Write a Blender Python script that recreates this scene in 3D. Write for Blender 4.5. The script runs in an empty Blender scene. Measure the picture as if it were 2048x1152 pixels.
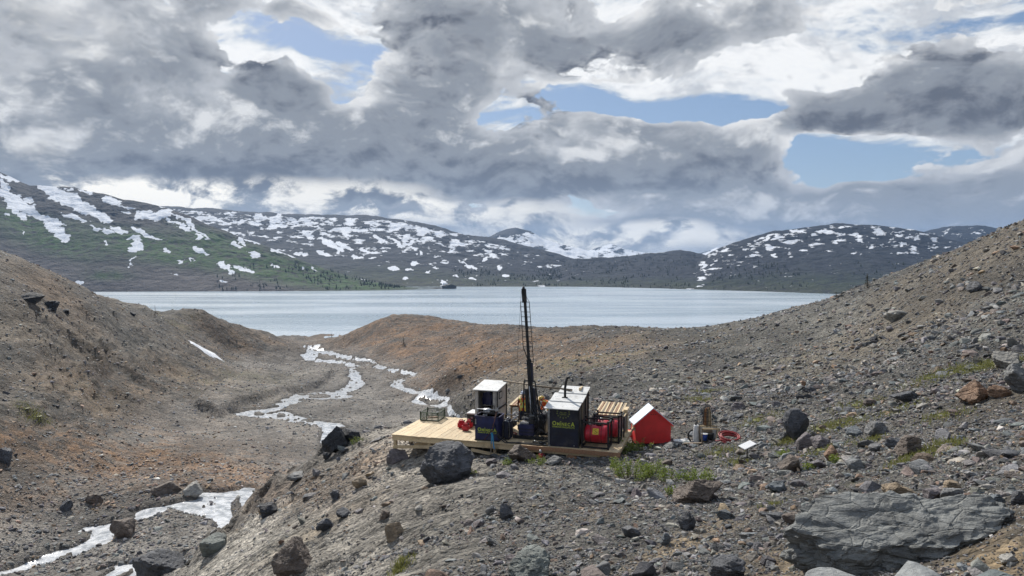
import bpy, bmesh, math, random
import numpy as np
from mathutils import Vector, Matrix

rng = np.random.default_rng(7)
random.seed(7)
SC = bpy.context.scene
COL = SC.collection
R = math.radians

# ------------------------------------------------------------------ camera
CAMZ = 70.0                 # metres above the lake
FPX, HORIZ = 1400.0, 512.0  # focal length and horizon row, in photo pixels (2048 x 1152)
PITCH = math.atan((576.0 - HORIZ) / FPX)
cam = bpy.data.cameras.new('camera')
cam.sensor_width = 36.0
cam.lens = 36.0 * FPX / 2048.0
cam.clip_start = 0.1
cam.clip_end = 40000.0
camo = bpy.data.objects.new('camera', cam)
COL.objects.link(camo)
camo.location = (0, 0, CAMZ)
camo.rotation_euler = (math.pi / 2 - PITCH, 0, 0)
SC.camera = camo

# ------------------------------------------------------------------ render settings
SC.render.engine = 'CYCLES'
SC.cycles.use_denoising = True
SC.cycles.use_adaptive_sampling = True
SC.cycles.adaptive_threshold = 0.02
SC.cycles.adaptive_min_samples = 12
SC.cycles.max_bounces = 5
SC.cycles.diffuse_bounces = 2
SC.cycles.glossy_bounces = 2
SC.cycles.volume_bounces = 0
SC.cycles.transparent_max_bounces = 6
SC.cycles.sample_clamp_indirect = 6.0
SC.cycles.caustics_reflective = False
SC.cycles.caustics_refractive = False
vs = SC.view_settings
vs.view_transform = 'Standard'
vs.look = 'None'
vs.exposure = 0.0
vs.gamma = 1.0
vs.use_curve_mapping = False

# ------------------------------------------------------------------ node helper
def nd(nt, typ, ins=None, **attrs):
    n = nt.nodes.new(typ)
    for k, v in attrs.items():
        setattr(n, k, v)
    for k, v in (ins or {}).items():
        s = n.inputs[k]
        if isinstance(v, bpy.types.NodeSocket):
            nt.links.new(v, s)
        else:
            s.default_value = v
    return n

def ma(nt, op, a, b=0.0, c=0.0, clamp=False):
    n = nd(nt, 'ShaderNodeMath', {0: a, 1: b, 2: c}, operation=op)
    n.use_clamp = clamp
    return n.outputs[0]

def mixc(nt, f, a, b, mode='MIX'):
    n = nt.nodes.new('ShaderNodeMix')
    n.data_type = 'RGBA'
    n.blend_type = mode
    n.clamp_factor = True
    for idx, v in ((0, f), (6, a), (7, b)):
        s = n.inputs[idx]
        if isinstance(v, bpy.types.NodeSocket):
            nt.links.new(v, s)
        else:
            s.default_value = v if idx == 0 else (*v[:3], 1.0)
    return n.outputs[2]

def sstep(nt, x, lo, hi):
    return nd(nt, 'ShaderNodeMapRange', {'Value': x, 'From Min': lo, 'From Max': hi},
              interpolation_type='SMOOTHSTEP').outputs[0]

def noise(nt, vec, scale, detail=4.0, rough=0.55, dist=0.0, lac=2.0):
    return nd(nt, 'ShaderNodeTexNoise', {'Vector': vec, 'Scale': scale, 'Detail': detail,
                                         'Roughness': rough, 'Distortion': dist, 'Lacunarity': lac}).outputs[0]

def px_dir(px, py):
    """direction of a photo pixel in world axes (x right, y ahead, z up), y component 1"""
    a = (np.asarray(px, float) - 1024.0) / FPX
    b = (576.0 - np.asarray(py, float)) / FPX
    cy, sy = math.cos(PITCH), math.sin(PITCH)
    Y = cy + b * sy
    Z = -sy + b * cy
    return a / Y, np.ones_like(a), Z / Y

# ------------------------------------------------------------------ sun and sky
SUN_AZ, SUN_EL = R(-24.0), R(40.0)   # azimuth from straight ahead, towards the left
sl = bpy.data.lights.new('sun', 'SUN')
sl.energy = 4.8
sl.angle = R(0.8)
sl.color = (1.0, 0.95, 0.87)
so = bpy.data.objects.new('sun', sl)
COL.objects.link(so)
sdir = Vector((math.sin(SUN_AZ) * math.cos(SUN_EL), math.cos(SUN_AZ) * math.cos(SUN_EL), math.sin(SUN_EL)))
so.rotation_euler = sdir.to_track_quat('Z', 'Y').to_euler()
so.location = (0, 0, 300)

world = bpy.data.worlds.new('World')
SC.world = world
world.use_nodes = True
def build_world():
    nt = world.node_tree
    nt.nodes.clear()
    tc = nd(nt, 'ShaderNodeTexCoord').outputs['Generated']
    sky = nd(nt, 'ShaderNodeTexSky', {'Vector': tc}, sky_type='NISHITA', sun_disc=False,
             sun_elevation=SUN_EL, sun_rotation=SUN_AZ, altitude=1000.0, air_density=1.0,
             dust_density=1.2, ozone_density=1.0)
    skyc = mixc(nt, 0.45, sky.outputs[0], (2.0, 3.1, 5.2))
    sep = nd(nt, 'ShaderNodeSeparateXYZ', {0: tc})
    X, Y, Z = sep.outputs
    az = ma(nt, 'ARCTAN2', X, Y)
    el = ma(nt, 'ARCSINE', Z)
    # domain warp
    wn = nd(nt, 'ShaderNodeTexNoise', {'Vector': tc, 'Scale': 5.0, 'Detail': 2.5, 'Roughness': 0.55})
    wsub = nd(nt, 'ShaderNodeVectorMath', {0: wn.outputs['Color'], 1: (0.5, 0.5, 0.5)}, operation='SUBTRACT')
    wsc = nd(nt, 'ShaderNodeVectorMath', {0: wsub.outputs[0], 'Scale': 0.085}, operation='SCALE')
    pw = nd(nt, 'ShaderNodeVectorMath', {0: tc, 1: wsc.outputs[0]}, operation='ADD').outputs[0]
    wsep = nd(nt, 'ShaderNodeSeparateXYZ', {0: wsc.outputs[0]})
    azw = ma(nt, 'MULTIPLY_ADD', wsep.outputs[0], 1.1, az)
    elw = ma(nt, 'MULTIPLY_ADD', wsep.outputs[2], 0.8, el)

    def blob(px, py, rx, ry, w, rot=0.0, soft=True):
        dx, dy, dz = px_dir(px, py)
        a0, e0 = math.atan2(dx, dy), math.atan2(dz, math.hypot(dx, dy))
        du = ma(nt, 'SUBTRACT', azw, a0)
        dv = ma(nt, 'SUBTRACT', elw, e0)
        if rot:
            c, s = math.cos(rot), math.sin(rot)
            du, dv = (ma(nt, 'ADD', ma(nt, 'MULTIPLY', du, c), ma(nt, 'MULTIPLY', dv, s)),
                      ma(nt, 'SUBTRACT', ma(nt, 'MULTIPLY', dv, c), ma(nt, 'MULTIPLY', du, s)))
        u = ma(nt, 'MULTIPLY', du, FPX / rx)
        v = ma(nt, 'MULTIPLY', dv, FPX / ry)
        r2 = ma(nt, 'ADD', ma(nt, 'MULTIPLY', u, u), ma(nt, 'MULTIPLY', v, v))
        g = nd(nt, 'ShaderNodeMapRange', {'Value': r2, 'From Min': 1.7, 'From Max': 0.05, 'To Min': 0.0,
                                          'To Max': w}, interpolation_type='SMOOTHSTEP').outputs[0]
        return g

    def total(lst):
        acc = None
        for b in lst:
            g = blob(*b)
            acc = g if acc is None else ma(nt, 'ADD', acc, g)
        return acc

    # the noise is squeezed in height so that clouds are wider than tall
    mp = nd(nt, 'ShaderNodeMapping', {'Vector': pw, 'Scale': (1.0, 1.0, 1.75)}).outputs[0]
    dl = 0.016
    off = nd(nt, 'ShaderNodeVectorMath', {0: mp, 1: (sdir.x * dl - 0.004, 0.0, dl * 1.5)}, operation='ADD').outputs[0]
    n1 = noise(nt, mp, 6.5, 8.0, 0.56)
    n1b = noise(nt, off, 6.5, 5.0, 0.54)
    n2 = noise(nt, mp, 2.6, 3.0, 0.5)
    # cumulus layer: where the masses stand
    big = total([
        (110, 150, 420, 210, 0.34), (330, 330, 420, 70, 0.24), (560, 190, 90, 80, 0.30),
        (690, 315, 340, 85, 0.52), (820, 360, 200, 40, 0.3), (850, 120, 130, 130, 0.34), (950, 300, 120, 90, 0.24),
        (1095, 235, 62, 60, 0.22), (1300, 310, 270, 80, 0.40), (1120, 370, 160, 50, 0.22),
        (1640, 222, 100, 42, 0.40), (1900, 195, 240, 55, 0.36), (1820, 120, 110, 50, 0.22),
        (1960, 370, 190, 120, 0.40), (1230, 110, 190, 55, 0.24), (1420, 50, 170, 60, 0.20), (1080, 50, 160, 60, 0.22),
        (1500, 410, 260, 50, 0.30), (200, 440, 500, 60, 0.3), (800, 470, 500, 50, 0.34), (1500, 480, 900, 50, 0.34), (600, 45, 70, 25, 0.2), (420, 385, 120, 40, 0.16), (1350, 440, 200, 30, 0.16),
        (1700, 410, 120, 40, 0.2),
        (620, 105, 190, 46, -0.32, -0.1), (1330, 207, 250, 32, -0.40, -0.12), (1710, 312, 165, 52, -0.42, -0.12),
        (1000, 225, 60, 30, -0.20), (1980, 40, 120, 40, -0.2), (450, 100, 90, 60, -0.14), (1640, 420, 60, 26, -0.2),
    ])
    vo = nd(nt, 'ShaderNodeTexVoronoi', {'Vector': mp, 'Scale': 17.0, 'Detail': 2.0, 'Roughness': 0.55, 'Lacunarity': 2.3},
            feature='F1', distance='EUCLIDEAN', normalize=True)
    n1v = ma(nt, 'SUBTRACT', 1.0, vo.outputs['Distance'])
    cov = ma(nt, 'ADD', ma(nt, 'ADD', ma(nt, 'MULTIPLY_ADD', n1, 1.5, -0.75), big),
             ma(nt, 'MULTIPLY', ma(nt, 'SUBTRACT', n2, 0.5), 0.30))
    cov = ma(nt, 'ADD', cov, ma(nt, 'MULTIPLY', ma(nt, 'SUBTRACT', n1v, 0.62), 0.50))
    cov = ma(nt, 'ADD', cov, ma(nt, 'MULTIPLY', ma(nt, 'SUBTRACT', noise(nt, mp, 38.0, 5.0, 0.6), 0.5), 0.22))
    aB = sstep(nt, cov, 0.08, 0.15)
    T = sstep(nt, cov, 0.08, 0.46)
    lit = ma(nt, 'ADD', ma(nt, 'MULTIPLY', ma(nt, 'SUBTRACT', n1, n1b), 3.8), ma(nt, 'MULTIPLY', ma(nt, 'SUBTRACT', n1v, 0.62), 0.45))
    # high thin sheet: bright, rippled
    mh = nd(nt, 'ShaderNodeMapping', {'Vector': pw, 'Rotation': (0, R(14), 0), 'Scale': (1.0, 1.0, 3.4)}).outputs[0]
    h1 = noise(nt, mh, 9.0, 8.0, 0.62)
    h2 = noise(nt, mh, 42.0, 4.0, 0.6)
    hb = total([
        (700, 45, 420, 60, 0.34), (480, 115, 110, 34, 0.2), (1000, 205, 70, 14, 0.30), (540, 128, 170, 20, 0.26),
        (1400, 150, 420, 70, 0.36, -0.13), (1850, 268, 230, 34, 0.34, -0.12), (1700, 60, 420, 80, 0.22),
        (1250, 60, 300, 60, 0.3), (1980, 120, 140, 60, 0.2),
        (620, 85, 160, 26, -0.34, -0.1), (1400, 226, 240, 24, -0.5, -0.1), (1720, 330, 200, 50, -0.6, -0.12), (1990, 40, 100, 20, -0.3),
        (1160, 190, 90, 26, -0.3),
    ])
    hc = ma(nt, 'ADD', ma(nt, 'ADD', ma(nt, 'MULTIPLY_ADD', h1, 1.5, -0.75), ma(nt, 'MULTIPLY_ADD', h2, 0.5, -0.25)), hb)
    aH = sstep(nt, hc, -0.10, 0.22)
    hcol = mixc(nt, sstep(nt, hc, 0.0, 0.42), (6.6, 7.1, 7.6), (10.2, 10.2, 10.1))
    mot = sstep(nt, ma(nt, 'ADD', noise(nt, mp, 15.0, 6.0, 0.6), ma(nt, 'MULTIPLY', ma(nt, 'SUBTRACT', h2, 0.5), 0.3)), 0.47, 0.66)
    hcol = mixc(nt, ma(nt, 'MULTIPLY', mot, 0.62), hcol, (4.3, 4.6, 5.1))
    c = mixc(nt, ma(nt, 'MULTIPLY', aH, 0.92), skyc, hcol)
    # bright break along the horizon
    band = total([(520, 392, 330, 36, 1.0), (1230, 470, 270, 30, 1.0), (900, 428, 260, 26, 0.9), (260, 372, 180, 28, 0.8), (40, 320, 100, 40, 0.3), (60, 60, 120, 40, 0.2)])
    bn = noise(nt, mp, 13.0, 7.0, 0.6)
    bm = ma(nt, 'MULTIPLY', band, sstep(nt, bn, 0.42, 0.56))
    # cumulus shading: dark bases and pale flanks of the masses, broken up by the billows
    tb = total([(740, 350, 330, 55, -0.55), (1110, 370, 150, 36, -0.5), (1420, 330, 150, 60, -0.40), (1640, 236, 100, 30, -0.45), (1910, 222, 230, 36, -0.5), (555, 165, 80, 60, -0.4), (850, 110, 130, 90, -0.40),
                (1230, 110, 190, 50, -0.35), (1090, 240, 60, 60, -0.3), (300, 340, 330, 36, -0.3), (1830, 130, 90, 50, -0.3), (230, 110, 200, 90, -0.18), (1950, 420, 160, 60, -0.2),
                (735, 185, 60, 40, 0.6), (1240, 285, 110, 55, 0.5), (380, 215, 130, 50, 0.45), (60, 250, 130, 60, 0.35), (960, 240, 60, 60, 0.3), (1960, 300, 110, 40, 0.4), (1480, 270, 90, 30, 0.4), (60, 60, 150, 60, 0.3), (1560, 395, 160, 30, 0.4)])
    light = ma(nt, 'ADD', ma(nt, 'MULTIPLY', lit, 1.05), ma(nt, 'ADD', tb, ma(nt, 'MULTIPLY', ma(nt, 'SUBTRACT', n2, 0.5), 0.5)))
    fine = ma(nt, 'SUBTRACT', noise(nt, mp, 26.0, 6.0, 0.62), 0.5)
    light = ma(nt, 'ADD', light, ma(nt, 'MULTIPLY', fine, 1.0))
    base = mixc(nt, T, (5.8, 6.0, 6.3), (2.75, 3.0, 3.4))
    base = mixc(nt, sstep(nt, light, 0.05, 0.85), base, (7.6, 7.7, 7.8))
    base = mixc(nt, sstep(nt, light, -0.05, -0.85), base, (1.25, 1.40, 1.75))
    rim = ma(nt, 'MULTIPLY', sstep(nt, cov, 0.30, 0.10), sstep(nt, lit, 0.0, 0.35))
    base = mixc(nt, ma(nt, 'MULTIPLY', rim, 0.8), base, (9.0, 9.0, 9.0))
    low = sstep(nt, el, R(9.0), R(3.0))
    base = mixc(nt, ma(nt, 'MULTIPLY', low, 0.35), base, (3.3, 3.9, 4.9))
    c = mixc(nt, aB, c, base)
    c = mixc(nt, ma(nt, 'MULTIPLY', bm, 0.85), c, (11.5, 11.1, 10.2))
    # below the horizon
    c = mixc(nt, sstep(nt, Z, 0.0, -0.05), c, (1.2, 1.2, 1.2))
    bg = nd(nt, 'ShaderNodeBackground', {'Color': c, 'Strength': 0.1})
    out = nd(nt, 'ShaderNodeOutputWorld', {'Surface': bg.outputs[0]})
build_world()
world.cycles.sampling_method = 'NONE'
# ------------------------------------------------------------------ numpy noise
def _hash(ix, iy, seed):
    h = (ix.astype(np.int64) * 374761393 + iy.astype(np.int64) * 668265263 + seed * 974634777) & 0x7fffffff
    h = ((h ^ (h >> 13)) * 1274126177) & 0x7fffffff
    h = (h ^ (h >> 16)) & 0xffffff
    return h / float(0xffffff)

def vnoise(x, y, seed=0):
    ix, iy = np.floor(x), np.floor(y)
    fx, fy = x - ix, y - iy
    fx = fx * fx * fx * (fx * (fx * 6 - 15) + 10)
    fy = fy * fy * fy * (fy * (fy * 6 - 15) + 10)
    a, b = _hash(ix, iy, seed), _hash(ix + 1, iy, seed)
    c, d = _hash(ix, iy + 1, seed), _hash(ix + 1, iy + 1, seed)
    return (a + (b - a) * fx) * (1 - fy) + (c + (d - c) * fx) * fy - 0.5

def fbm(x, y, octaves=4, rough=0.5, seed=0):
    out, amp, tot = 0.0, 1.0, 0.0
    for k in range(octaves):
        c, s = math.cos(0.7 * k), math.sin(0.7 * k)
        out = out + amp * vnoise((x * c - y * s) * 2 ** k + 17.3 * k, (x * s + y * c) * 2 ** k + 9.1 * k, seed + k)
        tot += amp
        amp *= rough
    return out / tot

def sm(x, lo, hi):
    t = np.clip((x - lo) / (hi - lo), 0, 1)
    return t * t * (3 - 2 * t)

# ------------------------------------------------------------------ the lie of the land
# photo pixel + distance ahead in metres; the height follows
GP = [
 # valley floor with the stream, from near to the lake
 (200,1140,60),(0,1130,61),(330,1050,70),(400,1000,78),(560,985,86),(300,960,84),(480,900,108),(560,860,133),(660,850,141),(450,840,147),
 (520,780,198),(700,800,178),(800,800,179),(900,815,167),(850,830,155),(870,800,181),(845,812,169),(905,822,160.5),(825,790,193),(800,770,220),(790,760,238),(880,808,173),(700,750,258),(600,740,276),(830,748,258),(740,720,340),(650,715,355),(600,700,440),
 (700,700,430),(620,690,500),(660,680,560),(640,670,618),(600,668,626),
 # left hillside
 (300,850,131),(100,850,96),(0,850,86),(0,950,76),(0,1050,67),(200,950,88),(100,1050,72),(0,700,116),(0,600,140),(0,520,168),(80,548,178),
 (160,584,192),(220,605,216),(320,628,260),(200,700,156),(200,800,124),(350,750,186),(350,680,236),(450,720,270),(470,770,205),(560,745,262),(420,690,285),
 (-300,430,175),(-300,650,105),(-300,900,66),(-300,1100,50),(-700,350,190),(-700,650,85),(-700,1000,45),
 # green mound on the left
 (392,618,335),(420,624,345),(362,634,322),(150,640,330),(200,640,345),(250,642,345),(310,648,345),(340,642,345),(330,660,290),(270,650,290),(480,657,400),(540,665,450),(590,684,480),(450,690,330),
 # nose of the moraine: edge and face
 (650,875,43),(600,925,40),(520,1008,37),(470,1055,35.5),(420,1095,34.3),(360,1150,33),(700,1100,23),(700,1000,29),(700,910,36),
 (600,1100,25.5),(600,1000,33),(500,1140,26.8),(720,870,42),(800,911,32.4),(860,920,31.2),(830,880,34.5),(700,1150,20.5),(600,1150,22.8),
 # bench under the platform and slope below the camera
 (1024,1152,14.5),(1024,1050,19.5),(1024,950,26.4),(1024,916,29.9),(960,914,30.4),(900,1100,18.2),(900,1000,23.8),(900,930,30.6),(1200,928,27.9),(1300,960,25),(1300,892,33),
 (1400,890,31),(1200,1050,17.8),(1200,1152,13.3),(1350,1060,16.2),(1240,890,33.5),(1150,917,29.4),(1150,880,33.0),(1000,885,33.5),(1490,915,26.6),
 # right hand slope
 (1500,880,28.5),(1500,1000,18.5),(1500,1152,11),(1700,900,21),(1800,1060,10.8),(2040,900,14),(2048,1152,7.6),(1750,1140,9.4),(1900,1000,11.6),
 (1500,800,37),(1500,700,72),(1700,750,41),(1700,650,66),(1850,650,47),(1850,750,30.5),(1850,850,20.5),(2040,600,36),(2040,750,23),(1700,830,28),
 (1350,780,52),(1350,750,64),(1350,700,108),(1200,800,47),(1200,750,72),(1200,700,128),(1060,780,66),
 (2040,462,54),(1950,482,62),(1850,522,76),(1760,560,92),(1670,593,108),(1580,620,130),(1500,647,152),(1420,660,180),(1340,664,212),
 (1240,655,255),(1150,667,300),(1070,669,335),(1030,655,355),(980,653,380),(900,656,405),(820,645,425),(770,640,432),(720,655,450),(680,674,480),
 (1000,750,102),(1000,700,195),(900,700,262),(900,740,185),(830,710,310),(780,690,360),(1100,700,155),(930,785,112),(960,770,100),
 (2400,330,55),(2400,600,26),(2400,900,9),(2400,1100,6),(2900,200,45),(2900,700,16),(2900,1000,6),
]
# points that no pixel shows, in metres (x, y, height relative to the camera)
GW = [(-21,39,-19.5),(-27,46,-25.2),(-16,56,-20.5),(-20,70,-28.6),(-26,80,-28.9),(-2,46,-11.2),(-4,60,-18.5),(-7,75,-26),(-11,95,-29.9),(-9,48,-14.5),(-12,120,-32),(6,45,-9.3),
 (-13,62,-26),(3,60,-13.5),(1,80,-18),
 (-24,30,-23),(-30,20,-24),(-16,14,-14),(-8,8,-6.5),(0,3,-2.0),(3,3,-2.0),(0,1.4,-1.65),(-1.2,0.8,-1.65),(1.2,0.8,-1.65),(-4,2,-3),(4,2,-1.9),(0,7,-3.6),(5,1,-1.6),(-10,1,-7),(-30,3,-22),(12,2,0.5),(30,2,9),
 (-60,10,-16),(-90,10,-4)]
for (px, py, d) in [(0,545,240),(160,600,280),(220,625,300),(320,640,300),(390,640,430),(480,672,500),(-300,470,260),
                    (2040,480,75),(1850,545,110),(1760,580,130),(1670,612,155),(1500,665,230),(1340,678,320),(1150,682,450),(980,670,500),(820,662,520),(720,670,530)]:
    a, b, c = px_dir(px, py)
    GW.append((float(a) * d, d, float(c) * d))
for azd in (-60, -45, -34, -25, -15, -5, 5, 15, 25, 34, 45, 60):
    for d, z in ((660, -71.0), (900, -86.0)):
        if azd > 20:
            d *= 0.55 if azd < 40 else 0.5
        GW.append((math.sin(R(azd)) * d, math.cos(R(azd)) * d, z))

pts = []
for (px, py, d) in GP:
    a, b, c = px_dir(px, py)
    pts.append((float(a) * d, d, float(c) * d))
pts = np.array(pts + GW, float)
_L = np.stack([np.arctan2(pts[:, 0], pts[:, 1]), np.log(np.hypot(pts[:, 0], pts[:, 1]) + 1.0)], 1)
_T = pts[:, 2] / (np.hypot(pts[:, 0], pts[:, 1]) + 1.0)

def _phi(r2):
    return 0.5 * r2 * np.log(r2 + 1e-12)
_n = len(pts)
_K = _phi(((_L[:, None, :] - _L[None]) ** 2).sum(-1)) + np.eye(_n) * 2e-4
_P = np.concatenate([np.ones((_n, 1)), _L], 1)
_A = np.zeros((_n + 3, _n + 3))
_A[:_n, :_n] = _K; _A[:_n, _n:] = _P; _A[_n:, :_n] = _P.T
_W = np.linalg.solve(_A, np.concatenate([_T, np.zeros(3)]))

def base_h(x, y):
    """smooth ground height (world z)"""
    x = np.asarray(x, float); y = np.asarray(y, float)
    shp = np.broadcast(x, y).shape
    x = np.broadcast_to(x, shp).ravel(); y = np.broadcast_to(y, shp).ravel()
    rho = np.hypot(x, y) + 1.0
    q0 = np.arctan2(x, np.maximum(y, -1e9)).astype(np.float32); q1 = np.log(rho).astype(np.float32)
    out = np.empty(len(x))
    Lf = _L.astype(np.float32); Wf = _W.astype(np.float32)
    for i in range(0, len(x), 40000):
        s = slice(i, i + 40000)
        r2 = (q0[s, None] - Lf[None, :, 0]) ** 2 + (q1[s, None] - Lf[None, :, 1]) ** 2
        out[s] = (0.5 * r2 * np.log(r2 + 1e-12)) @ Wf[:_n] + Wf[_n] + Wf[_n + 1] * q0[s] + Wf[_n + 2] * q1[s]
    return (CAMZ + out * rho).reshape(shp)

_TR = np.exp(np.linspace(math.log(4.0), math.log(700.0), 420))
def project(px, py, h=base_h, lo=4.0):
    """photo pixels -> points where their rays first meet the ground"""
    px = np.atleast_1d(np.asarray(px, float)); py = np.atleast_1d(np.asarray(py, float))
    a, b, c = px_dir(px, py)
    Yd = np.broadcast_to(_TR, (len(px), len(_TR)))
    zr = CAMZ + c[:, None] * Yd
    g = h(a[:, None] * Yd, Yd)
    below = (zr < g) & (Yd > lo)
    k = np.argmax(below, 1)
    k[~below.any(1)] = len(_TR) - 1
    k0 = np.maximum(k - 1, 0)
    i = np.arange(len(px))
    f0, f1 = zr[i, k0] - g[i, k0], zr[i, k] - g[i, k]
    t = np.clip(f0 / np.where(np.abs(f0 - f1) < 1e-9, 1, f0 - f1), 0, 1)
    Y = _TR[k0] + (_TR[k] - _TR[k0]) * t
    return np.stack([a * Y, Y, CAMZ + c * Y], 1)

# ------------------------------------------------------------------ stream outlines (photo pixels)
def zmap(lst, x0, y0, s):
    return [(x0 + x / s, y0 + y / s) for x, y in lst]
SZ = 3.6
S_main = zmap([(740,322),(755,345),(772,375),(722,395),(762,430),(860,441),(960,448),(1040,456),(1088,480),(1072,510),(1080,528),(1062,548),(1090,562),(1072,600),(1060,618),(1000,648),(880,657),(700,668),
   (655,695),(600,715),(560,742),(525,775),(380,790),(300,805),(225,818),(330,832),(460,850),(570,853),(700,882),(830,902),(920,918),(915,945),(1010,935),(1060,910),(1010,884),(900,874),(790,858),(680,822),(600,797),
   (565,790),(615,762),(720,735),(790,712),(870,718),(960,714),(1060,710),(1098,685),(1050,678),(1080,655),(1150,632),(1185,602),(1165,570),(1142,530),(1112,500),(1160,470),(1090,453),(1000,432),(842,424),
   (832,405),(852,378),(930,388),(1010,398),(960,404),(1000,412),(1100,427),(1215,437),(1205,426),(1040,396),(960,374),(880,354),(822,340),(882,322)], 400, 600, SZ)
S_right = zmap([(1215,424),(1248,432),(1292,465),(1330,485),(1400,494),(1500,513),(1558,524),(1550,545),(1482,567),(1455,590),(1445,614),(1500,634),(1600,652),(1700,677),(1785,705),(1772,745),(1795,788),(1860,815),(1862,838),(1800,812),(1720,778),(1640,758),(1528,733),(1530,705),(1570,684),(1630,680),(1580,668),(1430,634),(1372,617),(1368,595),(1418,570),(1500,549),(1518,533),(1420,522),(1340,503),(1240,482),(1275,464),(1240,445)], 400, 600, SZ)
S_ring = zmap([(1650,705),(1700,712),(1740,735),(1720,748),(1680,738)], 400, 600, SZ)
SB = 3.814
S_low = zmap([(-260,1150),(0,1103),(150,1075),(300,1010),(430,960),(580,920),(700,860),(728,795),(620,800),(640,775),(800,755),(880,740),(1000,717),(1060,690),(1050,660),(1100,635),(1300,600),(1390,575),(1530,560),(1540,508),
   (1700,508),(1830,490),(1890,465),(1953,470),(2085,452),(2240,447),(2240,490),(2100,505),(1960,505),(1850,515),(1740,570),(1745,600),(1953,580),(2050,590),(2045,625),(1953,630),(1840,625),(1812,650),(1850,740),(1760,830),(1690,860),(1680,740),
   (1600,692),(1450,672),(1390,645),(1300,622),(1220,668),(1100,712),(1000,735),(872,765),(852,832),(820,902),(700,935),(560,1002),(400,1052),(300,1075),(100,1120),(0,1138),(-260,1200)], 0, 850, SB)
S_low2 = zmap([(500,1190),(640,1140),(760,1090),(870,1060),(1060,1048),(1250,1028),(1370,990),(1530,940),(1560,990),(1380,1088),(1300,1108),(1250,1085),(1100,1130),(950,1170),(800,1230),(500,1260)], 0, 850, SB)
S_mid = [(640,885),(624,895),(621,910),(632,920),(660,915),(668,885)]
S_trick = zmap([(-60,378),(100,383),(300,428),(460,474),(600,501),(760,508),(920,503),(930,512),(760,517),(600,510),(450,483),(290,437),(90,392),(-60,387)], 0, 850, SB)
STREAMS = []
for poly in (S_main, S_right, S_low, S_low2, S_mid, S_trick):
    p = np.array(poly)
    STREAMS.append(project(p[:, 0], p[:, 1])[:, :2])
TRICKLE = STREAMS[5]
# joins that the boulder and the spur hide: keep the water continuous
def _lnk(a, b, w):
    a = np.array(a, float); b = np.array(b, float); t = (b - a) / np.linalg.norm(b - a); n = np.array([-t[1], t[0]]) * w
    return np.array([a + n, b + n, b - n, a - n])
_pa = project([672], [853])[0]; _pb = project([640], [895])[0]; _pc = project([630], [912])[0]; _pd = project([560], [968])[0]
STREAMS.append(_lnk(_pa[:2], _pb[:2], 2.2)); STREAMS.append(_lnk(_pc[:2], _pd[:2], 1.6))

ISLANDS = []
for poly in (zmap([(1575,692),(1640,690),(1700,698),(1748,716),(1735,748),(1690,750),(1610,738),(1565,715)], 400, 600, SZ), zmap([(375,805),(440,798),(478,812),(455,830),(390,825)], 400, 600, SZ),
             zmap([(770,682),(880,674),(960,680),(940,700),(850,704),(780,700)], 400, 600, SZ), zmap([(545,808),(620,815),(610,838),(545,835)], 400, 600, SZ),
             zmap([(560,830),(620,800),(700,815),(710,860),(640,880)], 0, 850, SB), zmap([(1570,590),(1630,575),(1650,590),(1600,605)], 0, 850, SB)):
    p = np.array(poly)
    ISLANDS.append(project(p[:, 0], p[:, 1])[:, :2])

def poly_sd(x, y, poly):
    """signed distance, negative inside"""
    d2 = np.full(len(x), 1e18); ins = np.zeros(len(x), bool)
    n = len(poly)
    for i in range(n):
        ax, ay = poly[i]; bx, by = poly[(i + 1) % n]
        ex, ey = bx - ax, by - ay
        t = np.clip(((x - ax) * ex + (y - ay) * ey) / (ex * ex + ey * ey + 1e-9), 0, 1)
        dx, dy = x - ax - t * ex, y - ay - t * ey
        d2 = np.minimum(d2, dx * dx + dy * dy)
        if abs(by - ay) > 1e-12:
            c = ((ay > y) != (by > y)) & (x < (bx - ax) * (y - ay) / (by - ay) + ax)
            ins ^= c
    return np.where(ins, -1, 1) * np.sqrt(d2)

def stream_sd(x, y):
    out = np.full(len(x), 50.0)
    for P in STREAMS:
        lo, hi = P.min(0) - 30, P.max(0) + 30
        m = (x > lo[0]) & (x < hi[0]) & (y > lo[1]) & (y < hi[1])
        if m.any():
            out[m] = np.minimum(out[m], poly_sd(x[m], y[m], P) + (0.85 if P is TRICKLE else 0.0))
    for P in ISLANDS:
        lo, hi = P.min(0) - 5, P.max(0) + 5
        m = (x > lo[0]) & (x < hi[0]) & (y > lo[1]) & (y < hi[1])
        if m.any():
            out[m] = np.maximum(out[m], -poly_sd(x[m], y[m], P))
    return out

def screen(x, y, z):
    """world point -> photo pixel (used to say which zone of the ground a point lies in)"""
    dz = z - CAMZ
    cy, sy = math.cos(PITCH), math.sin(PITCH)
    dep = np.maximum(y * cy - dz * sy, 1e-3)
    return 1024 + FPX * x / dep, 576 - FPX * (y * sy + dz * cy) / dep

def gblob(U, V, cx, cy, rx, ry, rot=0.0):
    c, s = math.cos(rot), math.sin(rot)
    du, dv = U - cx, V - cy
    a, b = (du * c + dv * s) / rx, (-du * s + dv * c) / ry
    return np.exp(-(a * a + b * b))

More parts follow.
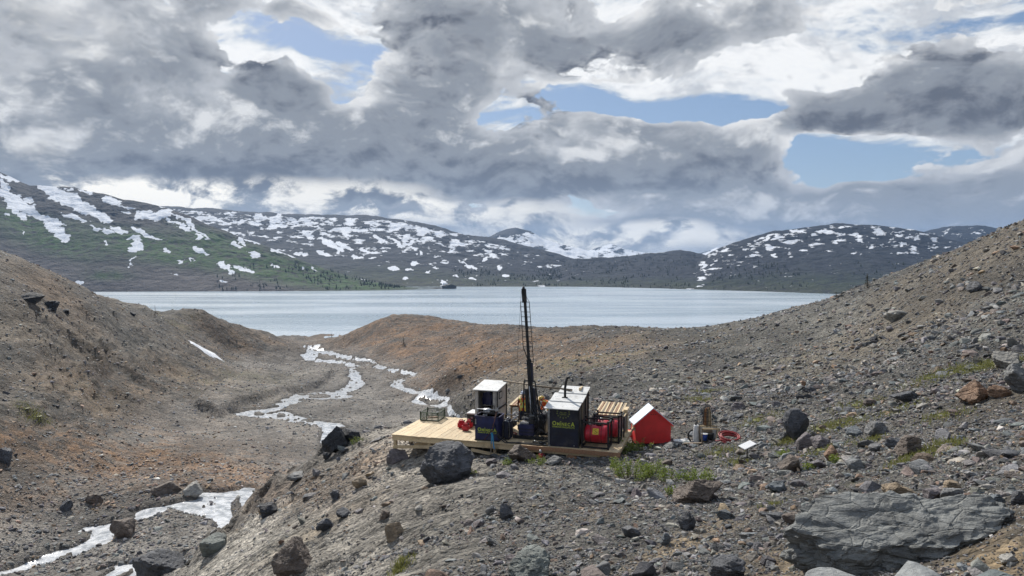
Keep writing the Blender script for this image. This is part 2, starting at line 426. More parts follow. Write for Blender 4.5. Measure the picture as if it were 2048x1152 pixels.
def zones(x, y, zb):
    """zone weights of the ground, from the smooth ground's own places"""
    U, V = screen(x, y, zb)
    rho = np.hypot(x, y)
    g = lambda *a: gblob(U, V, *a)
    floor_w = sm(6.0 - (zb - (CAMZ - 21.9 - 0.085 * y)), 0, 5) * sm(y, 45, 60) * sm(-x, -6, 2) * (1 - sm(y, 520, 600))
    nose = sm(-x, -2.5, 4.0) * (1 - sm(y, 40, 52)) * sm(rho, 12, 18) * (1 - floor_w)
    left = sm(-x, 25, 55) * (1 - floor_w) * sm(y, 40, 70)
    right = sm(x, -2, 8) * (1 - nose)
    rust = (1.3 * g(820, 662, 150, 36) + 0.8 * g(900, 720, 120, 30) + 1.2 * g(300, 925, 330, 50, 0.15) + 0.6 * g(120, 1000, 160, 40) + 0.4 * g(100, 580, 120, 60, .5)
            + 0.25 * g(150, 830, 420, 160) + 0.7 * g(940, 690, 230, 30) + 0.5 * g(1060, 720, 200, 30) + 0.5 * g(420, 650, 80, 25) + 0.6 * g(490, 690, 90, 20) + 0.5 * g(1180, 690, 160, 22) + 0.7 * g(870, 770, 70, 25) + 0.55 * g(740, 920, 60, 22, -.5) + 0.3 * g(300, 760, 200, 40) + .5 * g(60, 880, 90, 20))
    ochre = 0.95 * g(1600, 1110, 170, 32, -0.35) + 0.9 * g(1990, 1110, 90, 60) + 0.6 * g(1380, 1080, 150, 20, -0.4) + 0.5 * g(1220, 1020, 60, 16, -0.3) + 0.4 * g(640, 1060, 120, 14, -0.55)
    green = (0.9 * g(345, 632, 50, 10, .1) + 0.9 * g(365, 650, 45, 14, .35) + 0.5 * g(450, 690, 60, 14) + 0.6 * g(1330, 735, 190, 45) + 0.55 * g(1180, 740, 150, 40) + 0.5 * g(420, 760, 160, 30) + 0.35 * g(1500, 690, 200, 50) + 0.3 * g(1250, 930, 130, 40)
             + 0.5 * g(1670, 950, 160, 40, -.2) + 0.5 * g(1880, 760, 70, 16, -.3) + 0.5 * g(1720, 850, 110, 20) + 0.35 * g(460, 780, 140, 40) + 0.4 * g(80, 800, 130, 40))
    return dict(floor=floor_w, nose=nose, left=left, right=right, rust=rust, ochre=ochre, green=green, U=U, V=V, rho=rho)

_bk = np.array([(440,838),(470,822),(500,810),(560,790),(640,774),(662,758),(668,748),(655,738),(600,735),(520,740),(440,770),(380,812)], float)
_BK = project(_bk[:, 0], _bk[:, 1])[:, :2]
def BANKSD(x, y):
    out = np.full(len(x), 30.0)
    lo, hi = _BK.min(0) - 25, _BK.max(0) + 25
    m = (x > lo[0]) & (x < hi[0]) & (y > lo[1]) & (y < hi[1])
    if m.any():
        out[m] = poly_sd(x[m], y[m], _BK) + 2.0 * fbm(x[m] / 6, y[m] / 6, 3, .5, 97)
    return out

def relief(x, y, zb, Z, sd):
    rho = Z['rho']
    amp = np.clip(rho / 40.0, 0.35, 4.0)
    n = 0.55 * amp * fbm(x / (6 * amp), y / (6 * amp), 5, 0.55, 3) * (1 - 0.75 * Z['floor'])
    # small rubble everywhere near
    n += 0.16 * fbm(x / 0.9, y / 0.9, 3, 0.6, 21) * (1 - sm(rho, 60, 120)) * (1 - 0.4 * Z['floor'])
    # gullies running down the face of the nose
    w = y + 0.25 * x + 0.8 * fbm(x / 5, y / 5, 2, 0.5, 40)
    n += Z['nose'] * (0.70 * fbm(w / 1.5, x / 13, 4, 0.58, 31) + 0.20 * fbm(w / 0.35, x / 3, 2, 0.5, 33))
    # ledges on the right slope, rock ribs on the left hillside
    q = zb - 0.45 * x
    n += Z['right'] * sm(rho, 25, 50) * 0.45 * amp * fbm((x - 0.55 * y) / 14, (y + 0.55 * x) / 3.2, 4, 0.55, 51) * 0.6
    rib = 1 - np.abs(2 * fbm(x / 16 + 0.4 * y / 16, y / 9, 4, 0.55, 61)) * 2
    rib2 = 1 - np.abs(2 * fbm((x + 0.5 * y) / 9, (y - 0.4 * x) / 20, 5, 0.6, 63)) * 2
    n += Z['left'] * 2.4 * (np.clip(rib2, 0.1, 1) - 0.62) * gblob(Z['U'], Z['V'], 190, 690, 170, 75, 0.25)
    n += Z['left'] * 2.0 * (np.clip(rib2, 0.1, 1) - 0.55) * gblob(Z['U'], Z['V'], 120, 800, 260, 120, 0.15)
    n += Z['left'] * 1.6 * (np.clip(rib, 0.3, 1) - 0.4) * gblob(Z['U'], Z['V'], 60, 600, 80, 40, 0.3)
    rg = 1 - np.abs(2 * fbm(x / 34 + 0.3 * y / 34, y / 40, 5, 0.58, 73)) * 2
    n += sm(y, 120, 240) * (1 - Z['floor']) * (1.6 * fbm(x / 30, y / 22, 5, 0.55, 71) + 2.4 * (np.clip(rg, 0, 1) - 0.72))
    # cut bank on the left of the gravel flat
    n += 2.0 * sm(-BANKSD(x, y), -0.4, 1.6) * (1 - sm(-BANKSD(x, y), 5, 22))
    # gravel bars
    n += Z['floor'] * (0.30 * fbm(x / 5, y / 9, 4, 0.55, 81))
    n *= sm(rho, 1.0, 6.0)
    # stream beds
    ed = sd + 0.9 * fbm(x / 3.0, y / 4.0, 3, 0.6, 91) * np.clip(rho / 110, 0.5, 2.5)
    bed = 1 - sm(ed, -0.45, 0.9)
    bars = sm(fbm(x / 1.9, y / 4.5, 3, 0.6, 95), 0.13, 0.21) * sm(rho, 30, 55) * 0.95
    bed = bed * (1 - bars)
    n = np.where(sd < 14, np.maximum(n, -0.10), n)
    n = n * (1 - bed) - 0.75 * bed
    near = 1 - sm(sd, 0.5, 7)
    n += 0.16 * near * (1 - bed)
    return n, bed

def ground_h(x, y):
    x = np.asarray(x, float); y = np.asarray(y, float)
    shp = x.shape
    x, y = x.ravel(), y.ravel()
    zb = base_h(x, y); Z = zones(x, y, zb)
    n, bed = relief(x, y, zb, Z, stream_sd(x, y))
    return (zb + n).reshape(shp)

def mesh_grid(name, V, nr, nc, mat, attrs=None, smooth=True):
    idx = np.arange(nr * nc).reshape(nr, nc)
    F = np.stack([idx[:-1, :-1], idx[:-1, 1:], idx[1:, 1:], idx[1:, :-1]], -1).reshape(-1, 4)
    me = bpy.data.meshes.new(name)
    me.vertices.add(len(V)); me.vertices.foreach_set('co', V.astype(np.float32).ravel())
    me.loops.add(F.size); me.loops.foreach_set('vertex_index', F.astype(np.int32).ravel())
    me.polygons.add(len(F)); me.polygons.foreach_set('loop_start', np.arange(0, F.size, 4, dtype=np.int32))
    me.polygons.foreach_set('loop_total', np.full(len(F), 4, np.int32))
    me.update(calc_edges=True)
    me.polygons.foreach_set('use_smooth', np.full(len(F), smooth, bool))
    for k, v in (attrs or {}).items():
        a = me.attributes.new(k, 'FLOAT', 'POINT')
        a.data.foreach_set('value', np.asarray(v, np.float32))
    me.materials.append(mat)
    o = bpy.data.objects.new(name, me)
    COL.objects.link(o)
    return o

def new_mat(name):
    m = bpy.data.materials.new(name)
    m.use_nodes = True
    nt = m.node_tree
    nt.nodes.clear()
    bs = nd(nt, 'ShaderNodeBsdfPrincipled')
    nd(nt, 'ShaderNodeOutputMaterial', {'Surface': bs.outputs[0]})
    return m, nt, bs

def attr(nt, name, kind='GEOMETRY'):
    return nd(nt, 'ShaderNodeAttribute', attribute_name=name, attribute_type=kind)

def ground_material():
    m, nt, bs = new_mat('rubble_ground')
    P = nd(nt, 'ShaderNodeNewGeometry').outputs['Position']
    A = {k: attr(nt, k).outputs['Fac'] for k in ('floor', 'rust', 'ochre', 'green', 'nose', 'far', 'wet')}
    n0 = noise(nt, P, 0.045, 6.0, 0.6)
    n1 = noise(nt, P, 0.5, 6.0, 0.65)
    n2 = noise(nt, P, 4.0, 5.0, 0.7)
    vo = nd(nt, 'ShaderNodeTexVoronoi', {'Vector': P, 'Scale': 5.0, 'Randomness': 1.0, 'Detail': 1.0}, feature='F1')
    vof = nd(nt, 'ShaderNodeTexVoronoi', {'Vector': P, 'Scale': 0.9, 'Detail': 1.0}, feature='F1')
    c = mixc(nt, sstep(nt, n1, 0.32, 0.68), (0.030, 0.029, 0.025), (0.086, 0.081, 0.070))
    c = mixc(nt, sstep(nt, n0, 0.42, 0.62), c, (0.078, 0.066, 0.050))
    stk = noise(nt, nd(nt, 'ShaderNodeMapping', {'Vector': P, 'Rotation': (0, 0, -0.25), 'Scale': (0.13, 1.5, 0.13)}).outputs[0], 1.0, 5.0, 0.6)
    c = mixc(nt, ma(nt, 'MULTIPLY', A['nose'], ma(nt, 'MULTIPLY', sstep(nt, ma(nt, 'ADD', ma(nt, 'MULTIPLY', n1, 0.35), ma(nt, 'MULTIPLY', stk, 0.65)), 0.36, 0.52), 0.92)), c, (0.215, 0.197, 0.168))
    c = mixc(nt, ma(nt, 'MULTIPLY', A['floor'], 0.8), c, mixc(nt, n2, (0.100, 0.091, 0.080), (0.178, 0.165, 0.148)))
    # per stone tone
    g = nd(nt, 'ShaderNodeSeparateColor', {0: vo.outputs['Color']}).outputs[0]
    g2 = nd(nt, 'ShaderNodeSeparateColor', {0: vof.outputs['Color']}).outputs[1]
    tone = ma(nt, 'MULTIPLY_ADD', g, 0.9, 0.55)
    tone = ma(nt, 'MULTIPLY', tone, ma(nt, 'MULTIPLY_ADD', g2, 0.5, 0.75))
    tone = ma(nt, 'MULTIPLY', tone, ma(nt, 'MULTIPLY_ADD', sstep(nt, n2, 0.3, 0.7), 0.6, 0.7))
    rm = ma(nt, 'MULTIPLY', A['rust'], sstep(nt, ma(nt, 'ADD', ma(nt, 'MULTIPLY', n1, 0.5), ma(nt, 'MULTIPLY', n0, 0.5)), 0.36, 0.56), clamp=True)
    rust = mixc(nt, n1, (0.075, 0.038, 0.016), (0.190, 0.100, 0.042))
    c = mixc(nt, ma(nt, 'MULTIPLY', rm, 0.85, clamp=True), c, rust)
    om = ma(nt, 'MULTIPLY', A['ochre'], sstep(nt, n1, 0.30, 0.55), clamp=True)
    c = mixc(nt, om, c, (0.235, 0.170, 0.095))
    tone = ma(nt, 'MULTIPLY', tone, ma(nt, 'MULTIPLY_ADD', A['far'], -0.12, 1.0))
    tone = ma(nt, 'MULTIPLY', tone, ma(nt, 'MULTIPLY_ADD', sstep(nt, noise(nt, nd(nt, 'ShaderNodeMapping', {'Vector': P, 'Rotation': (0, 0, 0.5), 'Scale': (0.11, 0.045, 0.16)}).outputs[0], 1.0, 6.0, 0.62), 0.36, 0.64), 0.85, 0.60))  # broad patches of valley shading put into the ground colour
    c = nd(nt, 'ShaderNodeVectorMath', {0: c, 'Scale': tone}, operation='SCALE').outputs[0]
    n3 = noise(nt, P, 1.4, 5.0, 0.7)
    gm = ma(nt, 'MULTIPLY', sstep(nt, ma(nt, 'ADD', ma(nt, 'MULTIPLY', n3, 0.6), ma(nt, 'MULTIPLY', n0, 0.4)), 0.50, 0.60), A['green'])
    c = mixc(nt, ma(nt, 'MULTIPLY', gm, 0.85, clamp=True), c, mixc(nt, n2, (0.060, 0.072, 0.022), (0.140, 0.145, 0.048)))
    c = mixc(nt, ma(nt, 'MULTIPLY', A['wet'], 0.6), c, (0.06, 0.055, 0.05))
    bs.inputs['Roughness'].default_value = 0.88
    nt.links.new(c, bs.inputs['Base Color'])
    hh = ma(nt, 'ADD', ma(nt, 'MULTIPLY', vo.outputs['Distance'], -0.10), ma(nt, 'MULTIPLY', n2, 0.10))
    hh = ma(nt, 'ADD', hh, ma(nt, 'MULTIPLY', vof.outputs['Distance'], -0.22))
    hh = ma(nt, 'ADD', hh, ma(nt, 'MULTIPLY', n1, 0.25))
    hh = ma(nt, 'ADD', hh, ma(nt, 'MULTIPLY', noise(nt, P, 0.20, 7.0, 0.62), ma(nt, 'MULTIPLY_ADD', A['far'], 2.6, 0.6)))
    b = nd(nt, 'ShaderNodeBump', {'Height': hh, 'Strength': 1.0, 'Distance': 1.0})
    nt.links.new(b.outputs[0], bs.inputs['Normal'])
    return m

def build_ground():
    az = np.concatenate([np.linspace(-1.75, -0.70, 45)[:-1], np.linspace(-0.70, 0.70, 840), np.linspace(0.70, 1.75, 45)[1:]])
    seg = lambda a, b, st: np.arange(math.log(a), math.log(b), st)
    L = np.concatenate([seg(0.6, 6, 0.035), seg(6, 60, 0.0052), seg(60, 200, 0.0075), seg(200, 520, 0.0105), seg(520, 760, 0.03), [math.log(760)]])
    rho = np.exp(L)
    AZ, RH = np.meshgrid(az, rho)
    x, y = (np.sin(AZ) * RH).ravel(), (np.cos(AZ) * RH).ravel()
    zb = base_h(x, y); Z = zones(x, y, zb); sd = stream_sd(x, y)
    n, bed = relief(x, y, zb, Z, sd)
    V = np.stack([x, y, zb + n], 1)
    at = dict(floor=Z['floor'], rust=np.clip(Z['rust'], 0, 1), ochre=np.clip(Z['ochre'], 0, 1), green=np.clip(Z['green'], 0, 1), nose=Z['nose'],
              far=sm(Z['rho'], 60, 300), wet=(1 - sm(sd, 0.2, 1.6)))
    o = mesh_grid('ground', V, len(rho), len(az), ground_material(), at)
    o['kind'] = 'structure'; o['label'] = 'rubble covered moraine ground of the valley and its hillsides'
    return o

def water_material(name, col, col2, rough, bump, scale, lake=False):
    m, nt, bs = new_mat(name)
    P = nd(nt, 'ShaderNodeNewGeometry').outputs['Position']
    nt.links.new(mixc(nt, sstep(nt, noise(nt, P, scale * 0.6, 4.0, 0.65), 0.36, 0.62), col, col2), bs.inputs['Base Color'])
    bs.inputs['Roughness'].default_value = rough
    bs.inputs['IOR'].default_value = 1.33
    n = ma(nt, 'ADD', noise(nt, P, scale, 3.0, 0.6), ma(nt, 'MULTIPLY', noise(nt, P, scale * 0.23, 2.0), 1.6))
    if lake:   # wind lanes
        ln = nd(nt, 'ShaderNodeMapping', {'Vector': P, 'Rotation': (0, 0, 0.15), 'Scale': (0.0016, 0.009, 1.0)}).outputs[0]
        lane = sstep(nt, noise(nt, ln, 1.0, 6.0, 0.62), 0.38, 0.62)
        nt.links.new(mixc(nt, lane, col, col2), bs.inputs['Base Color'])
        nt.links.new(ma(nt, 'MULTIPLY_ADD', lane, 0.08, rough - 0.03), bs.inputs['Roughness'])
    if lake:   # longer wind waves running with the valley
        w = nd(nt, 'ShaderNodeMapping', {'Vector': P, 'Scale': (0.30, 0.045, 1.0)}).outputs[0]
        n = ma(nt, 'ADD', n, ma(nt, 'MULTIPLY', noise(nt, w, 1.0, 2.0, 0.5), 1.6))
    b = nd(nt, 'ShaderNodeBump', {'Height': n, 'Strength': 1.0, 'Distance': bump})
    nt.links.new(b.outputs[0], bs.inputs['Normal'])
    return m

def build_water():
    # lake
    me = bpy.data.meshes.new('lake')
    bm = bmesh.new()
    vs_ = [bm.verts.new(p) for p in ((-2600, 300, 0), (2600, 300, 0), (3400, 2600, 0), (-3400, 2600, 0))]
    bm.faces.new(vs_)
    bm.to_mesh(me); bm.free()
    me.materials.append(water_material('lake_water', (0.43, 0.52, 0.59), (0.56, 0.63, 0.69), 0.16, 0.45, 0.45, True))
    o = bpy.data.objects.new('lake', me); COL.objects.link(o)
    o['kind'] = 'structure'; o['label'] = 'pale grey blue lake filling the valley'
    # streams: one sheet a little below the banks, seen only where the bed is cut
    mat = water_material('stream_water', (0.34, 0.36, 0.38), (0.74, 0.75, 0.76), 0.16, 0.10, 1.4)
    allp = np.concatenate(STREAMS)
    az = np.linspace(-1.0, -0.02, 330); L = np.arange(math.log(48), math.log(660), 0.0085)
    AZ, RH = np.meshgrid(az, np.exp(L))
    x, y = (np.sin(AZ) * RH).ravel(), (np.cos(AZ) * RH).ravel()
    sd = stream_sd(x, y)
    z = base_h(x, y) - 0.22
    keep = (sd < np.clip(np.hypot(x, y) / 60, 2.0, 7)).reshape(AZ.shape)
    nr, nc = AZ.shape
    idx = np.arange(nr * nc).reshape(nr, nc)
    fm = keep[:-1, :-1] | keep[1:, :-1] | keep[:-1, 1:] | keep[1:, 1:]
    F = np.stack([idx[:-1, :-1], idx[:-1, 1:], idx[1:, 1:], idx[1:, :-1]], -1)[fm]
    used = np.unique(F); remap = np.full(nr * nc, -1); remap[used] = np.arange(len(used))
    me = bpy.data.meshes.new('stream')
    me.from_pydata(np.stack([x, y, z], 1)[used].tolist(), [], remap[F].tolist())
    me.polygons.foreach_set('use_smooth', np.ones(len(F), bool))
    me.materials.append(mat)
    o = bpy.data.objects.new('stream', me); COL.objects.link(o)
    o['kind'] = 'structure'; o['label'] = 'braided pale glacial stream winding over the gravel valley floor'
GROUND = build_ground()
build_water()
# ------------------------------------------------------------------ mountains across the lake
def mountain_material(name, rock, rock2, green, low, snowc=(0.70, 0.73, 0.78)):
    m, nt, bs = new_mat(name)
    P = nd(nt, 'ShaderNodeNewGeometry').outputs['Position']
    n0 = noise(nt, P, 0.012, 5.0, 0.6)
    n1 = noise(nt, P, 0.055, 6.0, 0.68)
    c = mixc(nt, sstep(nt, n1, 0.32, 0.68), rock, rock2)
    gr = attr(nt, 'grass').outputs['Fac']
    c = mixc(nt, ma(nt, 'MULTIPLY', gr, sstep(nt, n1, 0.34, 0.56), clamp=True), c, mixc(nt, n0, green, [v * 1.7 for v in green]))
    c = mixc(nt, ma(nt, 'MULTIPLY', attr(nt, 'scree').outputs['Fac'], 0.9), c, mixc(nt, n1, [v * 0.8 for v in low], [v * 1.25 for v in low]))
    s = ma(nt, 'ADD', attr(nt, 'snow').outputs['Fac'], ma(nt, 'MULTIPLY_ADD', n1, 0.55, -0.275))
    sn = sstep(nt, s, 0.46, 0.54)
    c = mixc(nt, sn, c, snowc)
    nt.links.new(c, bs.inputs['Base Color'])
    bs.inputs['Roughness'].default_value = 0.9
    bs.inputs['Specular IOR Level'].default_value = 0.2
    hh = ma(nt, 'MULTIPLY', ma(nt, 'ADD', n1, ma(nt, 'MULTIPLY', n0, 3.0)), ma(nt, 'MULTIPLY_ADD', sn, -0.8, 1.0))
    nt.links.new(nd(nt, 'ShaderNodeBump', {'Height': hh, 'Strength': 0.9, 'Distance': 9.0}).outputs[0], bs.inputs['Normal'])
    return m

def mountain(name, label, ridge, shore, dist, mat, snow_fn, grass_fn, seed, nc=520, nr=150, amp=9.0, power=1.0, foot=0.0, back=1.35):
    """ridge: photo outline [(px, py)], shore: [(px, distance)], dist: [(px, distance of the crest)]"""
    r = np.array(ridge, float); s = np.array(shore, float); dd = np.array(dist, float)
    pxs = np.linspace(r[0, 0], r[-1, 0], nc)
    rid = np.interp(pxs, r[:, 0], r[:, 1])
    rid = rid + 4.0 * fbm(pxs / 30.0, pxs * 0 + seed, 4, 0.55, seed) * (nc / 520) ** 0
    d0 = np.interp(pxs, s[:, 0], s[:, 1]); d1 = np.maximum(np.interp(pxs, dd[:, 0], dd[:, 1]), d0 + 40)
    a, b, c = px_dir(pxs, rid)
    zt = CAMZ + c * d1                                   # crest height above the lake
    zt = np.maximum(zt, 1.0)
    t = np.concatenate([np.linspace(-0.06, 1, nr), np.linspace(1, back, 14)[1:]])
    T, A = np.meshgrid(t, a, indexing='ij')
    D = d0[None] + (d1 - d0)[None] * T
    prof = np.where(T < 1, np.sign(T) * np.abs(T) ** power, 1 - (T - 1) * 0.9)
    Zh = zt[None] * prof + foot * np.clip(T, 0, 1) * 0
    x, y = A * D, D
    env = np.clip(T, 0, 1) * (1.0 - 0.75 * np.exp(-((T - 1) / 0.10) ** 2)) * np.clip(zt[None] / 60, 0.15, 1)
    sc = amp * 14
    rl = fbm(x / sc, y / sc, 6, 0.55, seed) * 2.2 - 0.9 * np.abs(fbm(x / (sc * .6), y / (sc * .6), 5, 0.55, seed + 9)) * 2
    Zh = Zh + amp * env * rl * 2.0
    Zh = np.where(T < 0.0, -6.0, Zh)
    U, V = screen(x, y, Zh)
    snow = snow_fn(x, y, Zh, U, V, T, rl); grass = grass_fn(x, y, Zh, U, V, T, rl)
    scree = grass[1] if isinstance(grass, tuple) else np.zeros_like(T)
    grass = grass[0] if isinstance(grass, tuple) else grass
    o = mesh_grid(name, np.stack([x.ravel(), y.ravel(), Zh.ravel()], 1), len(t), nc, mat,
                  dict(snow=np.clip(snow, 0, 1).ravel(), grass=np.clip(grass, 0, 1).ravel(), scree=np.clip(scree, 0, 1).ravel()))
    o['kind'] = 'structure'; o['label'] = label
    return o

def ell(U, V, lst):
    """snow patches: signed field, 0.5 at the edge"""
    f = np.full(U.shape, -9.0)
    for (cx, cy, rx, ry, deg) in lst:
        c, s = math.cos(R(deg)), math.sin(R(deg))
        du, dv = U - cx, V - cy
        aa, bb = (du * c + dv * s) / rx, (-du * s + dv * c) / ry
        q = np.sqrt(aa * aa + bb * bb)
        f = np.maximum(f, (1 - q) * min(1.0, ry / 8.0 + 0.35))
    return 0.5 + f

LEFT_SNOW = [(20,356,28,6,12),(10,372,20,9,40),(40,404,55,11,38),(65,425,45,8,28),(20,398,40,7,35),(118,392,50,12,30),(150,405,62,15,28),(185,425,50,9,26),(95,382,26,6,30),(150,435,30,4,18),
  (30,420,34,7,38),(45,430,14,6,35),(105,440,30,4,25),(118,462,26,12,40),(128,472,14,9,60),(108,452,20,9,20),(140,378,9,4,0),(172,384,16,3,25),(225,402,24,7,14),(213,398,10,4,40),(160,400,22,4,25),
  (148,400,20,4,30),(300,432,34,9,5),(275,432,9,12,60),(330,425,18,9,-20),(370,440,34,5,33),(365,452,22,4,28),(395,462,25,3,30),(190,457,11,4,22),(213,461,13,5,16),(237,461,19,5,20),
  (285,465,24,5,28),(300,472,22,3,28),(268,478,9,9,30),(278,492,14,6,35),(272,499,16,5,5),(285,494,7,6,0),(209,485,6,3,30),(328,499,8,3,28),(50,465,3,6,15),(13,429,6,3,10),(160,566,6,4,0),
  (397,472,11,4,28),(412,474,14,3,35),(400,500,20,4,25),(411,506,9,3,15),(358,522,8,3,0),(380,519,10,2,8),(450,532,16,6,28),(460,540,12,5,40),(482,537,18,4,22),(500,541,10,4,20),(490,536,8,3,10),
  (483,482,13,8,30),(510,483,20,4,14),(470,488,12,4,30),(507,507,11,4,32),(555,500,22,5,20),(575,508,18,3,25),(509,513,7,3,10),(447,563,11,3,18),(550,531,14,3,22),(606,536,6,2,20),(630,538,7,2,30),
  (735,543,9,3,22),(745,555,7,3,22),(728,556,10,3,24),(262,530,3,6,35),(268,518,3,9,40),(60,400,12,5,30),(255,414,16,3,20),(250,425,8,3,0),(340,443,18,3,32),(318,410,20,3,12),(350,548,7,2,5)]
MID_SNOW = [(660,487,26,7,28),(690,492,22,5,25),(680,500,12,6,-35),(655,485,10,5,20),(603,508,16,4,5),(650,508,18,3,8),(622,475,5,6,-30),(640,503,10,3,10),(790,458,20,5,-25),(812,476,7,9,35),(822,487,5,8,20),
  (760,478,20,4,28),(795,485,18,4,35),(840,505,4,6,10),(745,505,22,2,6),(725,500,10,3,10),(935,530,24,3,30),(830,527,9,4,-10),(788,537,12,4,2),(818,539,9,3,10),(812,557,7,4,5),(855,544,6,3,0),(870,536,6,3,5),
  (913,552,7,3,18),(945,557,7,3,16),(1010,552,9,4,-8),(985,510,10,4,5),(970,520,8,4,-30),(1000,535,5,6,30),(720,515,9,3,0),(745,516,9,3,-5),(708,514,6,5,15),(887,566,7,6,40)]

def snow_left(x, y, z, U, V, T, rl):
    n = fbm(U / 10.0, V / 6.0, 4, 0.6, 5)
    return ell(U + 26 * fbm(U / 14, V / 8, 4, 0.62, 8), V + 12 * fbm(U / 12, V / 7, 4, 0.62, 9), LEFT_SNOW) + 0.22 * n - 0.06

def grass_left(x, y, z, U, V, T, rl):
    g = (1.2 * gblob(U, V, 110, 485, 110, 30, .25) + 1.2 * gblob(U, V, 320, 505, 120, 24, .2) + 1.2 * gblob(U, V, 500, 520, 160, 34, .25) + gblob(U, V, 640, 555, 130, 22, .15)
         + .9 * gblob(U, V, 215, 552, 60, 12) + .9 * gblob(U, V, 780, 572, 90, 9) + gblob(U, V, 20, 430, 70, 20, .3) + .9 * gblob(U, V, 430, 478, 90, 14, .4) + .6 * gblob(U, V, 250, 470, 160, 20, .2))
    sc = 1.1 * gblob(U, V, 330, 560, 240, 30) + 0.8 * gblob(U, V, 60, 530, 130, 50) + .8 * gblob(U, V, 560, 575, 200, 12)
    return g - 0.15, np.clip(sc * (1 - np.clip(g, 0, 1)), 0, 1)

def snow_mid(x, y, z, U, V, T, rl):
    cov = np.interp(V - np.interp(U, [300, 760, 900, 1100, 1250], [415, 433, 460, 510, 540]), [0, 8, 25, 55, 90, 140], [0.30, 0.60, 0.57, 0.45, 0.30, 0.26])
    cov = cov - 0.16 * sm(U, 850, 1050) * (V < 560)
    n = fbm(U / 19.0 + V / 40, V / 6.0 - U / 60, 5, 0.62, 15) * 1.25
    return np.maximum(np.clip(cov + n * 0.75 - 0.07, 0, 1), ell(U + 16 * fbm(U / 8, V / 4, 4, .6, 3), V + 7 * fbm(U / 7, V / 4, 4, .6, 4), MID_SNOW) - 0.10 + 0.25 * fbm(U / 6, V / 4, 3, .6, 6))

def snow_right(x, y, z, U, V, T, rl):
    top = np.interp(U, [1380, 1420, 1540, 1680, 1830, 2000], [540, 505, 463, 447, 460, 500])
    cov = np.interp(V - top, [0, 8, 40, 60, 100], [0.36, 0.44, 0.40, 0.24, 0.18])
    n = fbm(U / 17.0 - V / 30, V / 5.0 + U / 70, 5, 0.6, 25) * 1.3
    return cov + n * 0.75

def snow_low(x, y, z, U, V, T, rl):
    n = fbm(U / 16.0, V / 5.0, 4, 0.55, 35) * 1.1
    return 0.20 + n * 0.75

def snow_peak(x, y, z, U, V, T, rl):
    n = fbm(U / 30.0 - V / 20, V / 12.0 + U / 50, 5, 0.6, 45)
    return 0.60 + n * 1.1 - 0.35 * gblob(U, V, 1030, 464, 50, 12)

no_grass = lambda x, y, z, U, V, T, rl: np.zeros_like(T)
def far_grass(x, y, z, U, V, T, rl):
    return 0.9 * (1 - sm(T, 0.02, 0.30)) + 0.5 * fbm(U / 40, V / 14, 3, .5, 77) * (1 - sm(T, .3, .7)), 0.4 * (1 - sm(T, 0.0, 0.12))

